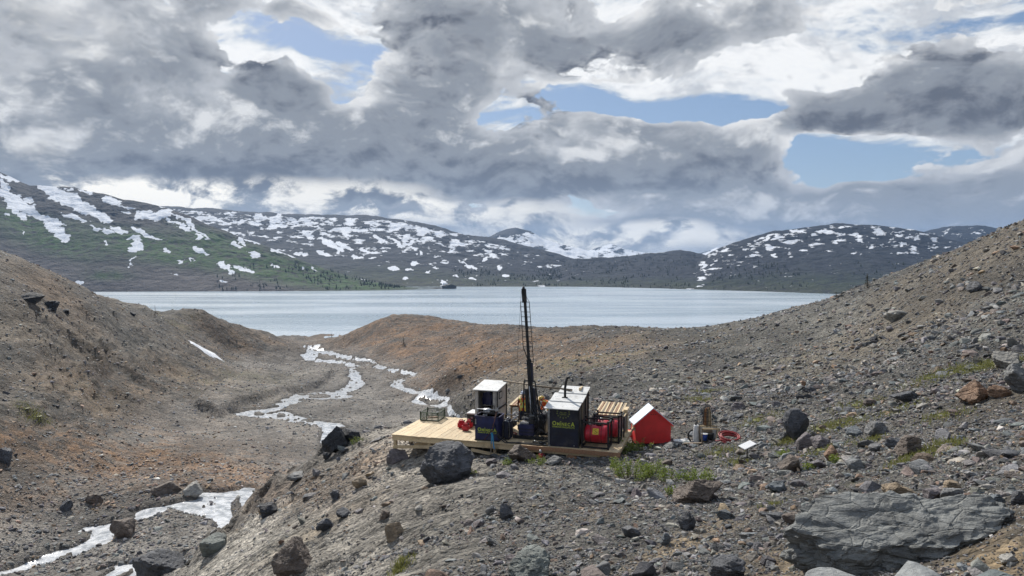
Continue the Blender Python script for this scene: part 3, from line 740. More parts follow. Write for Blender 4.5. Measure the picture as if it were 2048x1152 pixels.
M_left = mountain_material('mountain_slope_rock', (0.018, 0.018, 0.022), (0.056, 0.053, 0.054), (0.026, 0.062, 0.012), (0.105, 0.094, 0.092))
M_mid = mountain_material('distant_mountain_rock', (0.011, 0.016, 0.027), (0.036, 0.043, 0.058), (0.026, 0.038, 0.020), (0.075, 0.072, 0.062))  # rock colours made bluer to carry some of the haze blue
def build_mountains():
    mountain('mountain_slope', 'dark mountain shoulder with long snow patches and green lower slopes beyond the lake',
             [(-700,215),(-300,270),(0,343),(60,370),(150,374),(250,398),(330,413),(420,450),(520,487),(620,527),(720,558),(800,573),(850,580),(885,582)],
             [(-700,1300),(0,1340),(180,1370),(600,1400),(780,1430),(885,1490)], [(-700,2000),(0,1950),(330,1900),(620,1720),(800,1560),(885,1545)],
             M_left, snow_left, grass_left, 101, nc=760, nr=230, amp=7.0, power=0.92)
    mountain('mountain_range', 'long dark ridge streaked with many snow patches behind the lake',
             [(150,398),(250,405),(330,411),(450,419),(620,429),(760,432),(830,444),(880,454),(930,469),(1000,477),(1080,499),(1150,517),(1250,545),(1350,566),(1420,580)],
             [(150,1560),(870,1600),(1180,1600),(1420,1480)], [(150,3000),(760,3000),(1000,2700),(1150,2400),(1420,1700)],
             M_mid, snow_mid, far_grass, 131, nc=760, nr=230, amp=9.0, power=1.05)
    mountain('low_hill', 'low dark forested hill with few snow specks on the far shore',
             [(1040,560),(1100,535),(1150,518),(1230,514),(1290,508),(1360,500),(1400,507),(1440,520),(1520,545),(1600,575)],
             [(1040,1610),(1180,1590),(1390,1470),(1600,1340)], [(1040,2100),(1360,2300),(1600,1700)],
             M_mid, snow_low, far_grass, 151, nc=420, nr=110, amp=7.0, power=0.9)
    mountain('mountain_slope', 'rounded dark mountain with snow patches near its crest on the far shore',
             [(1340,560),(1380,535),(1420,505),(1470,483),(1540,463),(1600,457),(1680,446),(1760,449),(1830,459),(1870,470),(1950,490),(2100,500),(2300,480),(2600,470)],
             [(1340,1490),(1390,1465),(1640,1310),(1800,1220),(2300,1150),(2600,1100)], [(1340,1900),(1680,2200),(2600,2200)],
             M_mid, snow_right, far_grass, 171, nc=640, nr=190, amp=8.0, power=0.95)
    mountain('mountain_slope', 'snow dappled mountain top showing behind the rounded mountain',
             [(1740,500),(1800,478),(1850,463),(1900,451),(1970,451),(2010,458),(2150,470),(2400,470)],
             [(1740,2300),(2400,2300)], [(1740,3200),(2400,3200)], M_mid, snow_right, no_grass, 181, nc=260, nr=60, amp=8.0)
    mountain('mountain_peak', 'distant snowy peak rising behind the low hill',
             [(880,510),(940,490),(985,468),(1000,461),(1030,456),(1060,461),(1090,479),(1130,489),(1180,500),(1240,514),(1300,530)],
             [(880,3100),(1300,3100)], [(880,4300),(1300,4300)], M_mid, snow_peak, no_grass, 191, nc=260, nr=80, amp=16.0)
    mountain('mountain_range', 'faint snowy range far off under the cloud',
             [(1100,520),(1150,508),(1200,494),(1222,488),(1250,498),(1300,505),(1350,510),(1400,506),(1435,496),(1470,506),(1540,515),(1640,530)],
             [(1100,4600),(1640,4600)], [(1100,6000),(1640,6000)], M_mid, snow_peak, no_grass, 201, nc=260, nr=60, amp=18.0)
build_mountains()

def build_haze():
    m = bpy.data.materials.new('air'); m.use_nodes = True
    nt = m.node_tree; nt.nodes.clear()
    v = nd(nt, 'ShaderNodeVolumePrincipled', {'Color': (0.42, 0.64, 1.0, 1.0), 'Density': 6.5e-5, 'Anisotropy': 0.2})
    nd(nt, 'ShaderNodeOutputMaterial', {'Volume': v.outputs[0]})
    bm = bmesh.new()
    bmesh.ops.create_cube(bm, size=1.0)
    lo, hi = Vector((-7000, -300, -120)), Vector((7000, 9000, 430))
    for q in bm.verts:
        q.co = Vector([(lo[i] + hi[i]) / 2 + q.co[i] * (hi[i] - lo[i]) for i in range(3)])
    me = bpy.data.meshes.new('haze'); bm.to_mesh(me); bm.free()
    me.materials.append(m)
    o = bpy.data.objects.new('haze', me); COL.objects.link(o)
    o['kind'] = 'stuff'; o['label'] = 'thin blue haze over the lake valley'
build_haze()
# ------------------------------------------------------------------ boulders, stones, rubble
import re
from mathutils import noise as mnoise

def tag(o, label=None, cat=None, group=None, kind=None):
    for k, v in (('label', label), ('category', cat), ('group', group), ('kind', kind)):
        if v:
            o[k] = v
    return o

def rock_material(name, src):
    """src 'INSTANCER': colour from the scatter's points; 'OBJECT': from the object's own colour"""
    m, nt, bs = new_mat(name)
    if src == 'INSTANCER':
        tint = attr(nt, 'tint', 'INSTANCER').outputs['Color']
    else:
        tint = nd(nt, 'ShaderNodeObjectInfo').outputs['Color']
    P = nd(nt, 'ShaderNodeNewGeometry').outputs['Position']
    n1 = noise(nt, P, 2.2, 6.0, 0.65)
    n2 = noise(nt, P, 11.0, 4.0, 0.65)
    tone = ma(nt, 'MULTIPLY', ma(nt, 'MULTIPLY_ADD', sstep(nt, n1, 0.3, 0.7), 0.7, 0.62), ma(nt, 'MULTIPLY_ADD', n2, 0.7, 0.65))
    c = nd(nt, 'ShaderNodeVectorMath', {0: tint, 'Scale': tone}, operation='SCALE').outputs[0]
    if src != 'INSTANCER':
        st = noise(nt, nd(nt, 'ShaderNodeMapping', {'Vector': P, 'Rotation': (0.5, 0.35, 0.6), 'Scale': (1.0, 1.0, 9.0)}).outputs[0], 1.6, 5.0, 0.6)
        pale = nd(nt, 'ShaderNodeVectorMath', {0: c, 'Scale': 1.9}, operation='SCALE').outputs[0]
        c = mixc(nt, ma(nt, 'MULTIPLY', sstep(nt, st, 0.56, 0.70), 0.55), c, pale)
        c = mixc(nt, ma(nt, 'MULTIPLY', sstep(nt, n2, 0.60, 0.72), 0.35), c, (0.21, 0.21, 0.19))
    nt.links.new(c, bs.inputs['Base Color'])
    bs.inputs['Roughness'].default_value = 0.75
    if src == 'INSTANCER':
        h, dist = n2, 0.05
    else:
        h, dist = ma(nt, 'ADD', ma(nt, 'MULTIPLY', n2, 0.35), ma(nt, 'ADD', n1, st)), 0.07
    if src != 'INSTANCER':
        vc = nd(nt, 'ShaderNodeTexVoronoi', {'Vector': nd(nt, 'ShaderNodeMapping', {'Vector': P, 'Rotation': (0.3, 0.4, 0.2), 'Scale': (1.0, 1.0, 2.6)}).outputs[0], 'Scale': 2.6, 'Detail': 2.0, 'Roughness': 0.6}, feature='DISTANCE_TO_EDGE')
        h = ma(nt, 'ADD', h, ma(nt, 'MULTIPLY', sstep(nt, vc.outputs['Distance'], 0.0, 0.05), 0.30))
        h = ma(nt, 'ADD', h, ma(nt, 'MULTIPLY', noise(nt, P, 34.0, 3.0, 0.7), 0.25))
    nt.links.new(nd(nt, 'ShaderNodeBump', {'Height': h, 'Strength': 0.9, 'Distance': dist}).outputs[0], bs.inputs['Normal'])
    return m
MAT_ROCK = rock_material('boulder_rock', 'OBJECT')
MAT_RUBBLE = rock_material('rubble_rock', 'INSTANCER')

def hull_rock(name, seed, n=18, mat=None):
    r = random.Random(seed)
    bm = bmesh.new()
    sx, sy, sz = 1.0, r.uniform(0.62, 0.95), r.uniform(0.38, 0.72)
    for i in range(n):
        v = Vector((r.gauss(0, 1), r.gauss(0, 1), r.gauss(0, 1))).normalized() * r.uniform(0.85, 1.05)
        bm.verts.new((v.x * sx, v.y * sy, v.z * sz))
    res = bmesh.ops.convex_hull(bm, input=bm.verts)
    junk = list({g for g in res['geom_interior'] + res['geom_unused'] if isinstance(g, bmesh.types.BMVert)})
    bmesh.ops.delete(bm, geom=junk, context='VERTS')
    bmesh.ops.bevel(bm, geom=list(bm.edges), offset=0.06, segments=1, affect='EDGES', clamp_overlap=True)
    me = bpy.data.meshes.new(name)
    bm.to_mesh(me); bm.free()
    k = 0.5 / max(max(abs(c) for c in v.co) for v in me.vertices)
    for v in me.vertices:
        v.co *= k
    if mat:
        me.materials.append(mat)
    return me

def boulder_mesh(seed, size, planes=14, rough=0.06, sub=4, strata=0.0, dirs=None, frac=0.0, cut=(0.52, 0.90)):
    r = random.Random(seed)
    bm = bmesh.new()
    bmesh.ops.create_icosphere(bm, subdivisions=sub, radius=1.0)
    pl = []
    for i in range(planes):
        pl.append((Vector((r.gauss(0, 1), r.gauss(0, 1), r.gauss(0, 1))).normalized(), r.uniform(*cut)))
    for d_, k_ in (dirs or []):
        pl.append((Vector(d_).normalized(), k_))
    off = Vector((r.uniform(0, 50), r.uniform(0, 50), r.uniform(0, 50)))
    for v in bm.verts:
        d = v.co.normalized()
        rad = 1.15
        for n_, k_ in pl:
            q = n_.dot(d)
            if q > 0.05:
                rad = min(rad, k_ / q)
        p = d * rad
        w = mnoise.fractal(p * 2.2 + off, 0.9, 2.1, 4) * rough * 1.3 + mnoise.fractal(p * 8 + off, 0.9, 2.1, 3) * rough * 0.5
        if frac:
            ds, pt = mnoise.voronoi(p * frac + off)
            w += 0.07 * mnoise.noise(pt[0] * 3.1) - 0.045 * (1 - min(1.0, (ds[1] - ds[0]) * 6))
            ds, pt = mnoise.voronoi(p * frac * 2.7 + off)
            w += 0.025 * mnoise.noise(pt[0] * 3.1) - 0.018 * (1 - min(1.0, (ds[1] - ds[0]) * 6))
        if strata:
            h = p.z * 7 + p.x * 2.2 + mnoise.noise(p * 2 + off)
            w += strata * (abs((h % 1.0) - 0.5) - 0.25)
        p = p * (1 + w)
        v.co = (p.x * size[0] / 2, p.y * size[1] / 2, p.z * size[2] / 2)
    me = bpy.data.meshes.new('boulder')
    for f in bm.faces:
        f.smooth = True
    bm.to_mesh(me); bm.free()
    me.set_sharp_from_angle(angle=R(24))
    me.materials.append(MAT_ROCK)
    return me

TINT = dict(black=(0.034, 0.036, 0.042), dark=(0.085, 0.088, 0.098), grey=(0.175, 0.175, 0.172), blue=(0.140, 0.158, 0.172), green=(0.155, 0.170, 0.155),
            brown=(0.135, 0.106, 0.086), rust=(0.215, 0.130, 0.080), tan=(0.270, 0.205, 0.135), pale=(0.310, 0.295, 0.265), purple=(0.155, 0.135, 0.138))
# px, py of the lowest visible point, width and height in px, tint, label, seed, sink
BOULDERS = [
 (672, 906, 66, 58, 'black', 'big jet black boulder perched above the stream on the spur', 1, .30),
 (702, 885, 40, 34, 'black', 'smaller black boulder leaning behind the big jet black one on the spur', 2, .3),
 (793, 927, 52, 32, 'purple', 'purplish angular boulder just below the timber platform corner', 3, .3),
 (898, 966, 100, 76, 'dark', 'large smooth dark boulder on the slope in front of the platform', 4, .22),
 (1040, 925, 68, 38, 'brown', 'rough brown boulder against the front edge of the platform', 5, .3),
 (1395, 1008, 104, 46, 'brown', 'flat brown slab shaped boulder below the green shrubs', 6, .25),
 (1068, 1172, 104, 66, 'green', 'grey green angular boulder in the rubble below the brown slab and platform', 7, .25),
 (1457, 1162, 76, 38, 'dark', 'dark grey boulder beside the ochre gravel streak', 8, .3),
 (1588, 882, 54, 58, 'dark', 'tall dark boulder standing over the satellite dish', 9, .2),
 (1567, 884, 28, 22, 'grey', 'pale grey rock at the foot of the tall dark boulder', 10, .3),
 (1606, 902, 36, 36, 'purple', 'reddish brown rock propped in front of the tall dark boulder', 11, .3),
 (1641, 898, 40, 28, 'purple', 'purple grey rock beside the reddish brown rock', 12, .3),
 (1757, 872, 46, 34, 'grey', 'grey angular boulder on the grassy part of the rubble slope', 13, .3),
 (1709, 875, 38, 20, 'blue', 'low blue grey boulder beside the grey angular boulder', 14, .3),
 (1818, 912, 50, 34, 'brown', 'dark brown rounded boulder beside bright green grass', 15, .25),
 (1790, 898, 30, 24, 'dark', 'dark rock tucked behind the dark brown rounded boulder', 16, .3),
 (1662, 924, 40, 32, 'rust', 'rusty brown rock with a green sprig at its foot', 17, .3),
 (1582, 945, 54, 32, 'brown', 'brown split rock near the satellite dish', 18, .3),
 (1946, 806, 66, 36, 'rust', 'rust and yellow boulder on the upper rubble slope', 19, .25),
 (2004, 796, 36, 24, 'rust', 'brown boulder between the rust boulder and the big grey one', 20, .3),
 (2040, 786, 62, 48, 'grey', 'big pale grey boulder beside the rust and yellow boulder', 21, .25),
 (2012, 736, 62, 30, 'pale', 'pale lichen covered slab on the upper rubble slope', 22, .3),
 (1815, 806, 52, 26, 'dark', 'dark striped boulder lying alone on the grey slope', 23, .3),
 (1796, 1004, 54, 30, 'tan', 'pale tan stone just above the huge grey green slab', 24, .3),
 (1907, 984, 36, 24, 'tan', 'smooth tan stone above the huge slab, next to a grey one', 25, .25),
 (1899, 1000, 44, 24, 'grey', 'grey brown stone resting on the upper edge of the huge slab', 26, .25),
 (1862, 1006, 40, 30, 'purple', 'purple grey stone wedged on the upper edge of the huge slab', 27, .3),
 (386, 996, 44, 26, 'pale', 'pale rounded boulder on the stream bank beside white water', 28, .25),
 (334, 990, 60, 24, 'brown', 'flat brown boulder next to the pale stream bank boulder', 29, .3),
 (250, 1078, 54, 38, 'brown', 'brown boulder standing in the middle of the lower stream', 30, .3),
 (10, 930, 30, 34, 'dark', 'white topped dark boulder on the left gravel flat', 31, .25),
 (130, 1024, 24, 22, 'dark', 'dark rock with a flat face near the thin trickle', 32, .3),
 (186, 1010, 32, 20, 'brown', 'brown rock by the thin trickle', 33, .3),
 (588, 1156, 86, 72, 'brown', 'big cracked brown boulder low on the spur', 34, .3),
 (785, 1080, 44, 50, 'tan', 'upright tan block embedded in the silty spur face', 35, .4),
 (770, 1040, 26, 26, 'brown', 'brown block above the upright tan block', 36, .35),
 (671, 1000, 26, 22, 'dark', 'dark rock below the ochre streak on the spur', 37, .3),
 (652, 1062, 36, 26, 'dark', 'dark wedge shaped rock on the silty spur face', 38, .3),
 (690, 1036, 34, 20, 'dark', 'flat dark rock above the dark wedge on the spur', 39, .3),
 (722, 975, 34, 20, 'tan', 'ochre stained stone cluster on the spur', 40, .35),
 (838, 1024, 18, 14, 'pale', 'pale rock on bare silt of the spur', 41, .3),
 (424, 1110, 50, 46, 'green', 'greenish pointed boulder where the spur meets the stream', 42, .3),
 (318, 1160, 96, 42, 'dark', 'wide dark boulder at the foot of the spur by the lower water', 43, .3),
 (538, 1034, 44, 30, 'black', 'black rock on the edge of the spur', 44, .35),
 (595, 962, 42, 20, 'grey', 'grey boulder on the edge of the spur above the stream', 45, .3),
 (655, 918, 30, 28, 'black', 'black broken rock just below the jet black boulder', 46, .3),
 (1338, 900, 26, 17, 'grey', 'grey stone in front of the red hut', 47, .3),
 (985, 930, 26, 16, 'purple', 'small purple grey rock at the foot of the ribboned stake', 48, .3),
 (1335, 930, 24, 14, 'brown', 'brown stone among the shrubs below the red hut', 49, .3),
 (1207, 915, 30, 16, 'blue', 'blue grey stone half hidden by the shrub at the platform corner', 50, .3),
 (1110, 930, 40, 18, 'grey', 'low grey rock under the front of the platform', 51, .3),
 (978, 1030, 20, 22, 'grey', 'grey rock on the edge of the silty spur', 52, .3),
 (1012, 1040, 40, 40, 'dark', 'dark ribbed rock beside the grey rock on the spur', 53, .35),
 (1375, 1062, 32, 38, 'dark', 'dark upright rock in rubble below the brown slab', 54, .3),
 (1330, 1092, 24, 24, 'blue', 'bluish stone in the middle of the loose rubble', 55, .3),
 (100, 618, 30, 20, 'black', 'dark crag boulder on the left skyline slope', 56, .3),
 (55, 606, 46, 20, 'black', 'dark crag with broken top on the left skyline slope', 57, .3),
 (131, 626, 18, 10, 'black', 'small dark boulder below the dark crags on the left slope', 58, .3),
 (266, 632, 14, 10, 'black', 'lone dark boulder near the crest of the left slope', 59, .3),
 (1795, 640, 40, 18, 'pale', 'long pale boulder on the dark right hand slope', 60, .35),
 (1950, 584, 34, 18, 'dark', 'dark boulder high on the right hand slope', 61, .3),
 (1748, 686, 18, 16, 'black', 'black upright rock on the right hand slope', 62, .2),
 (921, 757, 16, 9, 'black', 'dark block with a pale underside on the brown hillside behind the platform', 63, .2),
 (896, 786, 13, 11, 'grey', 'grey leaning rock beside the right arm of the stream', 64, .3),
 (1605, 975, 20, 14, 'purple', 'small purple stone under the brown split rock', 65, .3),
 (1555, 985, 40, 24, 'blue', 'bluish boulder in the rubble between shrubs and huge slab', 66, .3),
 (1630, 1030, 30, 22, 'green', 'flat green grey stone left of the huge slab', 67, .3),
 (1585, 1050, 36, 24, 'brown', 'dark reddish stone beside the flat green grey stone', 68, .3),
 (1730, 1035, 28, 16, 'blue', 'blue grey stone on the left shoulder of the huge slab', 69, .25),
 (2020, 1130, 34, 22, 'pale', 'pale rounded stone on ochre gravel below the huge slab', 70, .3),
 (1990, 1010, 34, 18, 'blue', 'blue grey stone above the thin end of the huge slab', 71, .3),
 (2036, 1010, 26, 26, 'dark', 'dark blue stone above the thin end of the huge slab', 72, .3),
 (1365, 770, 14, 10, 'black', 'black rock on the slope above the red hut', 73, .2),
 (1415, 768, 12, 12, 'black', 'dark pair of rocks on the slope above the gear pile', 74, .2),
 (1475, 820, 34, 20, 'purple', 'broken purple grey rocks on the slope behind the coiled hose', 75, .3),
 (1600, 800, 16, 12, 'black', 'black rock on open slope above the tall dark boulder', 76, .2),
 (1618, 785, 22, 14, 'dark', 'dark rock next to an orange one on the slope', 77, .2),
 (1607, 774, 10, 12, 'rust', 'small orange rock on the grey slope', 78, .2),
]

SLAB = project([1822], [1108], ground_h)[0]
def build_boulders():
    px = np.array([b[0] for b in BOULDERS], float); py = np.array([b[1] for b in BOULDERS], float)
    P = project(px, np.minimum(py, 1400), ground_h)
    for b, p in zip(BOULDERS, P):
        d = math.hypot(p[0], p[1])
        w, h = b[2] * d / FPX, b[3] * d / FPX
        hh = h / (1 - b[7] * 0.7) * 0.95
        size = (w, w * (0.8 + 0.25 * ((b[6] * 37) % 10) / 10), hh)
        me = boulder_mesh(b[6] * 13 + (5 if b[6] != 1 else 29), size, planes=12 + b[6] % 6, rough=0.07, sub=5 if b[2] > 60 else (4 if b[2] > 25 else 3), strata=0.04 if b[6] % 3 == 0 else 0.0, frac=0.0 if b[6] == 4 else 1.5, cut=(0.80, 1.05) if b[6] == 4 else (0.52, 0.90))
        o = bpy.data.objects.new('boulder', me); COL.objects.link(o)
        back = size[1] * 0.40
        gx, gy = p[0] * (1 + back / d), p[1] * (1 + back / d)
        o.location = (gx, gy, p[2] + hh * (0.5 - b[7] * 0.95))
        o.rotation_euler = (0, 0, ((b[6] * 53) % 20 - 10) * 0.02)
        t = TINT[b[4]]
        o.color = (*t, 1)
        tag(o, b[5], 'boulder')
    # the huge foliated slab in the foreground
    me = boulder_mesh(901, (3.3, 2.0, 1.75), planes=5, rough=0.09, sub=6, strata=0.045, frac=1.9,
                      dirs=[((-.10, -.36, .90), .52), ((-.9, -.35, .1), .82), ((.12, -.92, -.42), .60), ((.75, -.05, .55), .80), ((.1, .9, .4), .8), ((-.5, -.7, .35), .66)])
    o = bpy.data.objects.new('boulder', me); COL.objects.link(o)
    q = SLAB
    o.location = (q[0] + 0.10, q[1] + 0.22, q[2] + 0.14)
    o.rotation_euler = (R(4), R(-13), R(10))
    o.color = (0.185, 0.190, 0.182, 1)
    tag(o, 'huge foliated grey green slab of rock lying across the rubble', 'boulder')
    # pale stone on top of the slab
build_boulders()

def stone_tints(n, rust):
    pal = np.array([(0.085, 0.085, 0.088), (0.13, 0.13, 0.13), (0.175, 0.172, 0.165), (0.115, 0.125, 0.128), (0.14, 0.115, 0.10), (0.21, 0.195, 0.17), (0.055, 0.055, 0.060),
                    (0.17, 0.115, 0.08), (0.26, 0.235, 0.20), (0.115, 0.098, 0.098), (0.24, 0.17, 0.11), (0.36, 0.34, 0.31)])
    w = np.array([3, 4, 3, 2.5, 2.5, 1.8, 2, 1.0, 0.9, 1.6, 0.6, 0.35]); w = w / w.sum()
    k = rng.choice(len(pal), n, p=w)
    ru = rng.random(n) < np.clip(rust, 0, 1) * 0.55
    k[ru] = rng.choice([4, 7, 7, 10], ru.sum())
    c = pal[k] * 1.35 * rng.uniform(0.65, 1.4, (n, 1)) * rng.uniform(0.95, 1.05, (n, 3))
    return c, k

def scatter_stones():
    """power law of sizes per square metre; only stones about 1.5 px or more are made"""
    lr = np.linspace(math.log(5.0), math.log(430.0), 90)
    X, Y, S = [], [], []
    q, c0 = 2.4, 0.060
    for a, b in zip(lr[:-1], lr[1:]):
        r0, r1 = math.exp(a), math.exp(b)
        smin = max(0.035, 1.5 * (r0 + r1) / 2 / (FPX / 2))
        az0 = 0.80
        area = az0 * (r1 * r1 - r0 * r0)
        n = int(area * c0 * smin ** -q * 2.0)
        rr = np.sqrt(rng.uniform(r0 * r0, r1 * r1, n)); aa = rng.uniform(-az0, az0, n)
        s = smin * rng.random(n) ** (-1.0 / q)
        X.append(np.sin(aa) * rr); Y.append(np.cos(aa) * rr); S.append(np.minimum(s, 0.70 + 0.0008 * rr))
    x, y, s = map(np.concatenate, (X, Y, S))
    zb = base_h(x, y); Z = zones(x, y, zb); sd = stream_sd(x, y)
    cl = fbm(x / 3.5, y / 3.5, 3, 0.6, 301) + 0.5
    cl2 = fbm((y + 0.25 * x) / 1.2, x / 9, 2, 0.5, 31) + 0.5
    w = 0.50 * np.ones_like(x)
    w = w + 0.45 * Z['right'] * (1 - sm(Z['rho'], 35, 60))
    w = np.where(Z['nose'] > 0.5, 0.10 + 0.55 * sm(cl2, 0.46, 0.72), w)
    w = np.where(Z['floor'] > 0.5, np.where(Z['rho'] < 110, 0.95, 0.22), w)
    w = np.where((Z['floor'] < 0.5), w * (1 - 0.35 * sm(Z['rho'], 55, 110)), w)
    w *= np.clip(0.15 + 1.5 * cl, 0, 1.3) * (1 - 0.75 * np.clip(Z['ochre'], 0, 1)) * np.where(Z['rho'] < 32, 1 - 0.5 * (s > 0.45), 1)
    keep = (rng.random(len(x)) < w) & ((sd > 0.1) | ((rng.random(len(x)) < 0.10) & (s > 0.25)))
    # keep the platform's and the hut's own ground clear of tall stones
    ux, uy = x + 5.54, y - 32.2
    du, dv = ux * .955 - uy * .296, ux * .296 + uy * .955
    keep &= ~((du > -0.3) & (du < 10.8) & (dv > -0.2) & (dv < 4.6) & (s > 0.3))
    keep &= ~((np.hypot(x - 6.6, y - 34) < 1.6) & (s > 0.12))
    keep &= ~((np.abs(x - SLAB[0]) < 1.75) & (np.abs(y - SLAB[1]) < 1.1) & (s > 0.08))
    x, y, s, rho, U, V = x[keep], y[keep], s[keep], Z['rho'][keep], Z['U'][keep], Z['V'][keep]
    rust = Z['rust'][keep]; fl = Z['floor'][keep]; no = Z['nose'][keep]; ri = Z['right'][keep]
    z = ground_h(x, y)
    n = len(x)
    col, kk = stone_tints(n, rust)
    col *= (1 + 0.35 * sm(rho, 50, 120))[:, None]  # far stones tinted lighter to offset the shade on them
    rot = np.stack([rng.normal(0, 0.35, n), rng.normal(0, 0.35, n), rng.uniform(0, 6.28, n)], 1)
    scl = s[:, None] * rng.uniform(0.8, 1.2, (n, 3)) * np.array([1.0, 1.0, 0.78])
    pick = rng.integers(0, 12, n)
    z = z + scl[:, 2] * np.where(s > 0.3, 0.04, 0.10)
    # the largest in the picture become things of their own
    infr = (U > 5) & (U < 2043) & (V > 560) & (V < 1145)
    order = np.argsort(np.where(infr, -s / rho, 0))
    top = np.zeros(n, bool); top[order[:230]] = True
    cname = ['dark grey', 'grey', 'light grey', 'blue grey', 'brown', 'sandy grey', 'nearly black', 'rust brown', 'pale', 'purple grey', 'tan', 'very pale']
    protos = [hull_rock('stone', 700 + i, 20, MAT_ROCK) for i in range(12)]
    marks = [(o_.location.x, o_.location.y, ' '.join(o_['label'].split()[:7])) for o_ in COL.objects if o_.name.startswith('boulder')]
    marks = [(a_, b_, re.sub(r'( (on|in|beside|just|below|of|at|the|a|and|with|against|near|behind|above|next|to|by|left|lying|between|from|under|standing|its|where|wedged|its|over|across|half|propped|high|among|tucked|resting|low|leaning|perched|alone))+$', '', c_)) for a_, b_, c_ in marks]
    BP = np.array([(a_, b_) for a_, b_, c_ in marks]); BN = [c_ for a_, b_, c_ in marks]
    BZ = [o_.location.z for o_ in COL.objects if o_.name.startswith('boulder')]
    for i in np.nonzero(top)[0]:
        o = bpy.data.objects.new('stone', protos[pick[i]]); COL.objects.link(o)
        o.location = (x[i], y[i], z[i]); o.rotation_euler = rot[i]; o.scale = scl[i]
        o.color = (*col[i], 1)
        dd = np.hypot(BP[:, 0] - x[i], BP[:, 1] - y[i])
        j = int(np.argmin(dd))
        size = 'small' if s[i] < 0.16 else ('middling' if s[i] < 0.42 else 'big')
        far_ = dd[j] > 0.30 * rho[i] or dd[j] > 12
        if far_:
            zn = 'on the left hand hillside' if x[i] < -20 and fl[i] < 0.5 else ('on the gravel flat by the stream' if fl[i] > 0.5 else ('on the hillside behind the platform' if rho[i] > 40 else 'on open rubble'))
        else:
            dz_ = z[i] - BZ[j]
            zn = ('uphill of the ' if dz_ > 0.15 else ('downhill of the ' if dz_ < -0.45 else 'beside the ')) + BN[j]
        tag(o, ' '.join((size, cname[kk[i]], 'stone', zn)), 'stone', 'loose stones ' + zn)
    m = ~top
    me = bpy.data.meshes.new('rubble')
    me.vertices.add(int(m.sum()))
    me.vertices.foreach_set('co', np.stack([x, y, z], 1)[m].astype(np.float32).ravel())
    for nm, typ, dat in (('rot', 'FLOAT_VECTOR', rot), ('scl', 'FLOAT_VECTOR', scl)):
        a = me.attributes.new(nm, typ, 'POINT'); a.data.foreach_set('vector', dat[m].astype(np.float32).ravel())
    a = me.attributes.new('pick', 'INT', 'POINT'); a.data.foreach_set('value', pick[m].astype(np.int32))
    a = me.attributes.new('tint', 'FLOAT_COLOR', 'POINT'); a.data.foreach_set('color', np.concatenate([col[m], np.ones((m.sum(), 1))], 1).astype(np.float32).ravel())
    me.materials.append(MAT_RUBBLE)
    o = bpy.data.objects.new('rubble', me); COL.objects.link(o)
    tag(o, 'loose rubble and small stones strewn over the ground', kind='stuff')
    pc = bpy.data.collections.new('rubble_shapes')
    for i in range(12):
        q = bpy.data.objects.new('rubble_shape', hull_rock('rubble_shape', 800 + i, 14, MAT_RUBBLE)); pc.objects.link(q)
    scatter_nodes(o, pc)
    print('stones', n)

def scatter_nodes(o, pc):
    ng = bpy.data.node_groups.new('scatter', 'GeometryNodeTree')
    ng.interface.new_socket('Geometry', in_out='INPUT', socket_type='NodeSocketGeometry')
    ng.interface.new_socket('Geometry', in_out='OUTPUT', socket_type='NodeSocketGeometry')
    gi = ng.nodes.new('NodeGroupInput'); go = ng.nodes.new('NodeGroupOutput')
    ci = ng.nodes.new('GeometryNodeCollectionInfo')
    ci.inputs['Collection'].default_value = pc
    ci.inputs['Separate Children'].default_value = True
    ci.inputs['Reset Children'].default_value = True
    def na(name, typ):
        n = ng.nodes.new('GeometryNodeInputNamedAttribute'); n.data_type = typ; n.inputs['Name'].default_value = name
        return n.outputs['Attribute']
    ip = ng.nodes.new('GeometryNodeInstanceOnPoints')
    e2r = ng.nodes.new('FunctionNodeEulerToRotation')
    ng.links.new(na('rot', 'FLOAT_VECTOR'), e2r.inputs[0])
    ng.links.new(gi.outputs[0], ip.inputs['Points'])
    ng.links.new(ci.outputs[0], ip.inputs['Instance'])
    ip.inputs['Pick Instance'].default_value = True
    ng.links.new(na('pick', 'INT'), ip.inputs['Instance Index'])
    ng.links.new(e2r.outputs[0], ip.inputs['Rotation'])
    ng.links.new(na('scl', 'FLOAT_VECTOR'), ip.inputs['Scale'])
    ng.links.new(ip.outputs[0], go.inputs[0])
    md = o.modifiers.new('scatter', 'NODES'); md.node_group = ng
scatter_stones()
# ------------------------------------------------------------------ the drill site
def simple(name, col, rough=0.6, metal=0.0, var=0.25, scale=6.0, bump=0.0, stretch=None, spec=None, col2=None, dirt=0.0):
    m, nt, bs = new_mat(name)
    tcn = nd(nt, 'ShaderNodeTexCoord').outputs['Object']
    if stretch:
        tcn = nd(nt, 'ShaderNodeMapping', {'Vector': tcn, 'Scale': stretch}).outputs[0]
    n = noise(nt, tcn, scale, 5.0, 0.62)
    a = [v * (1 - var) for v in col]
    b = list(col2) if col2 else [min(1.0, v * (1 + var)) for v in col]
    cc = mixc(nt, sstep(nt, n, 0.3, 0.7), a, b)
    if dirt:
        dn = noise(nt, nd(nt, 'ShaderNodeTexCoord').outputs['Object'], 2.3, 7.0, 0.72)
        cc = mixc(nt, ma(nt, 'MULTIPLY', sstep(nt, dn, 0.48, 0.68), dirt), cc, (0.13, 0.11, 0.088))
    nt.links.new(cc, bs.inputs['Base Color'])
    bs.inputs['Roughness'].default_value = rough
    bs.inputs['Metallic'].default_value = metal
    if spec is not None:
        bs.inputs['Specular IOR Level'].default_value = spec
    if bump:
        nt.links.new(nd(nt, 'ShaderNodeBump', {'Height': n, 'Strength': 0.6, 'Distance': bump}).outputs[0], bs.inputs['Normal'])
    return m

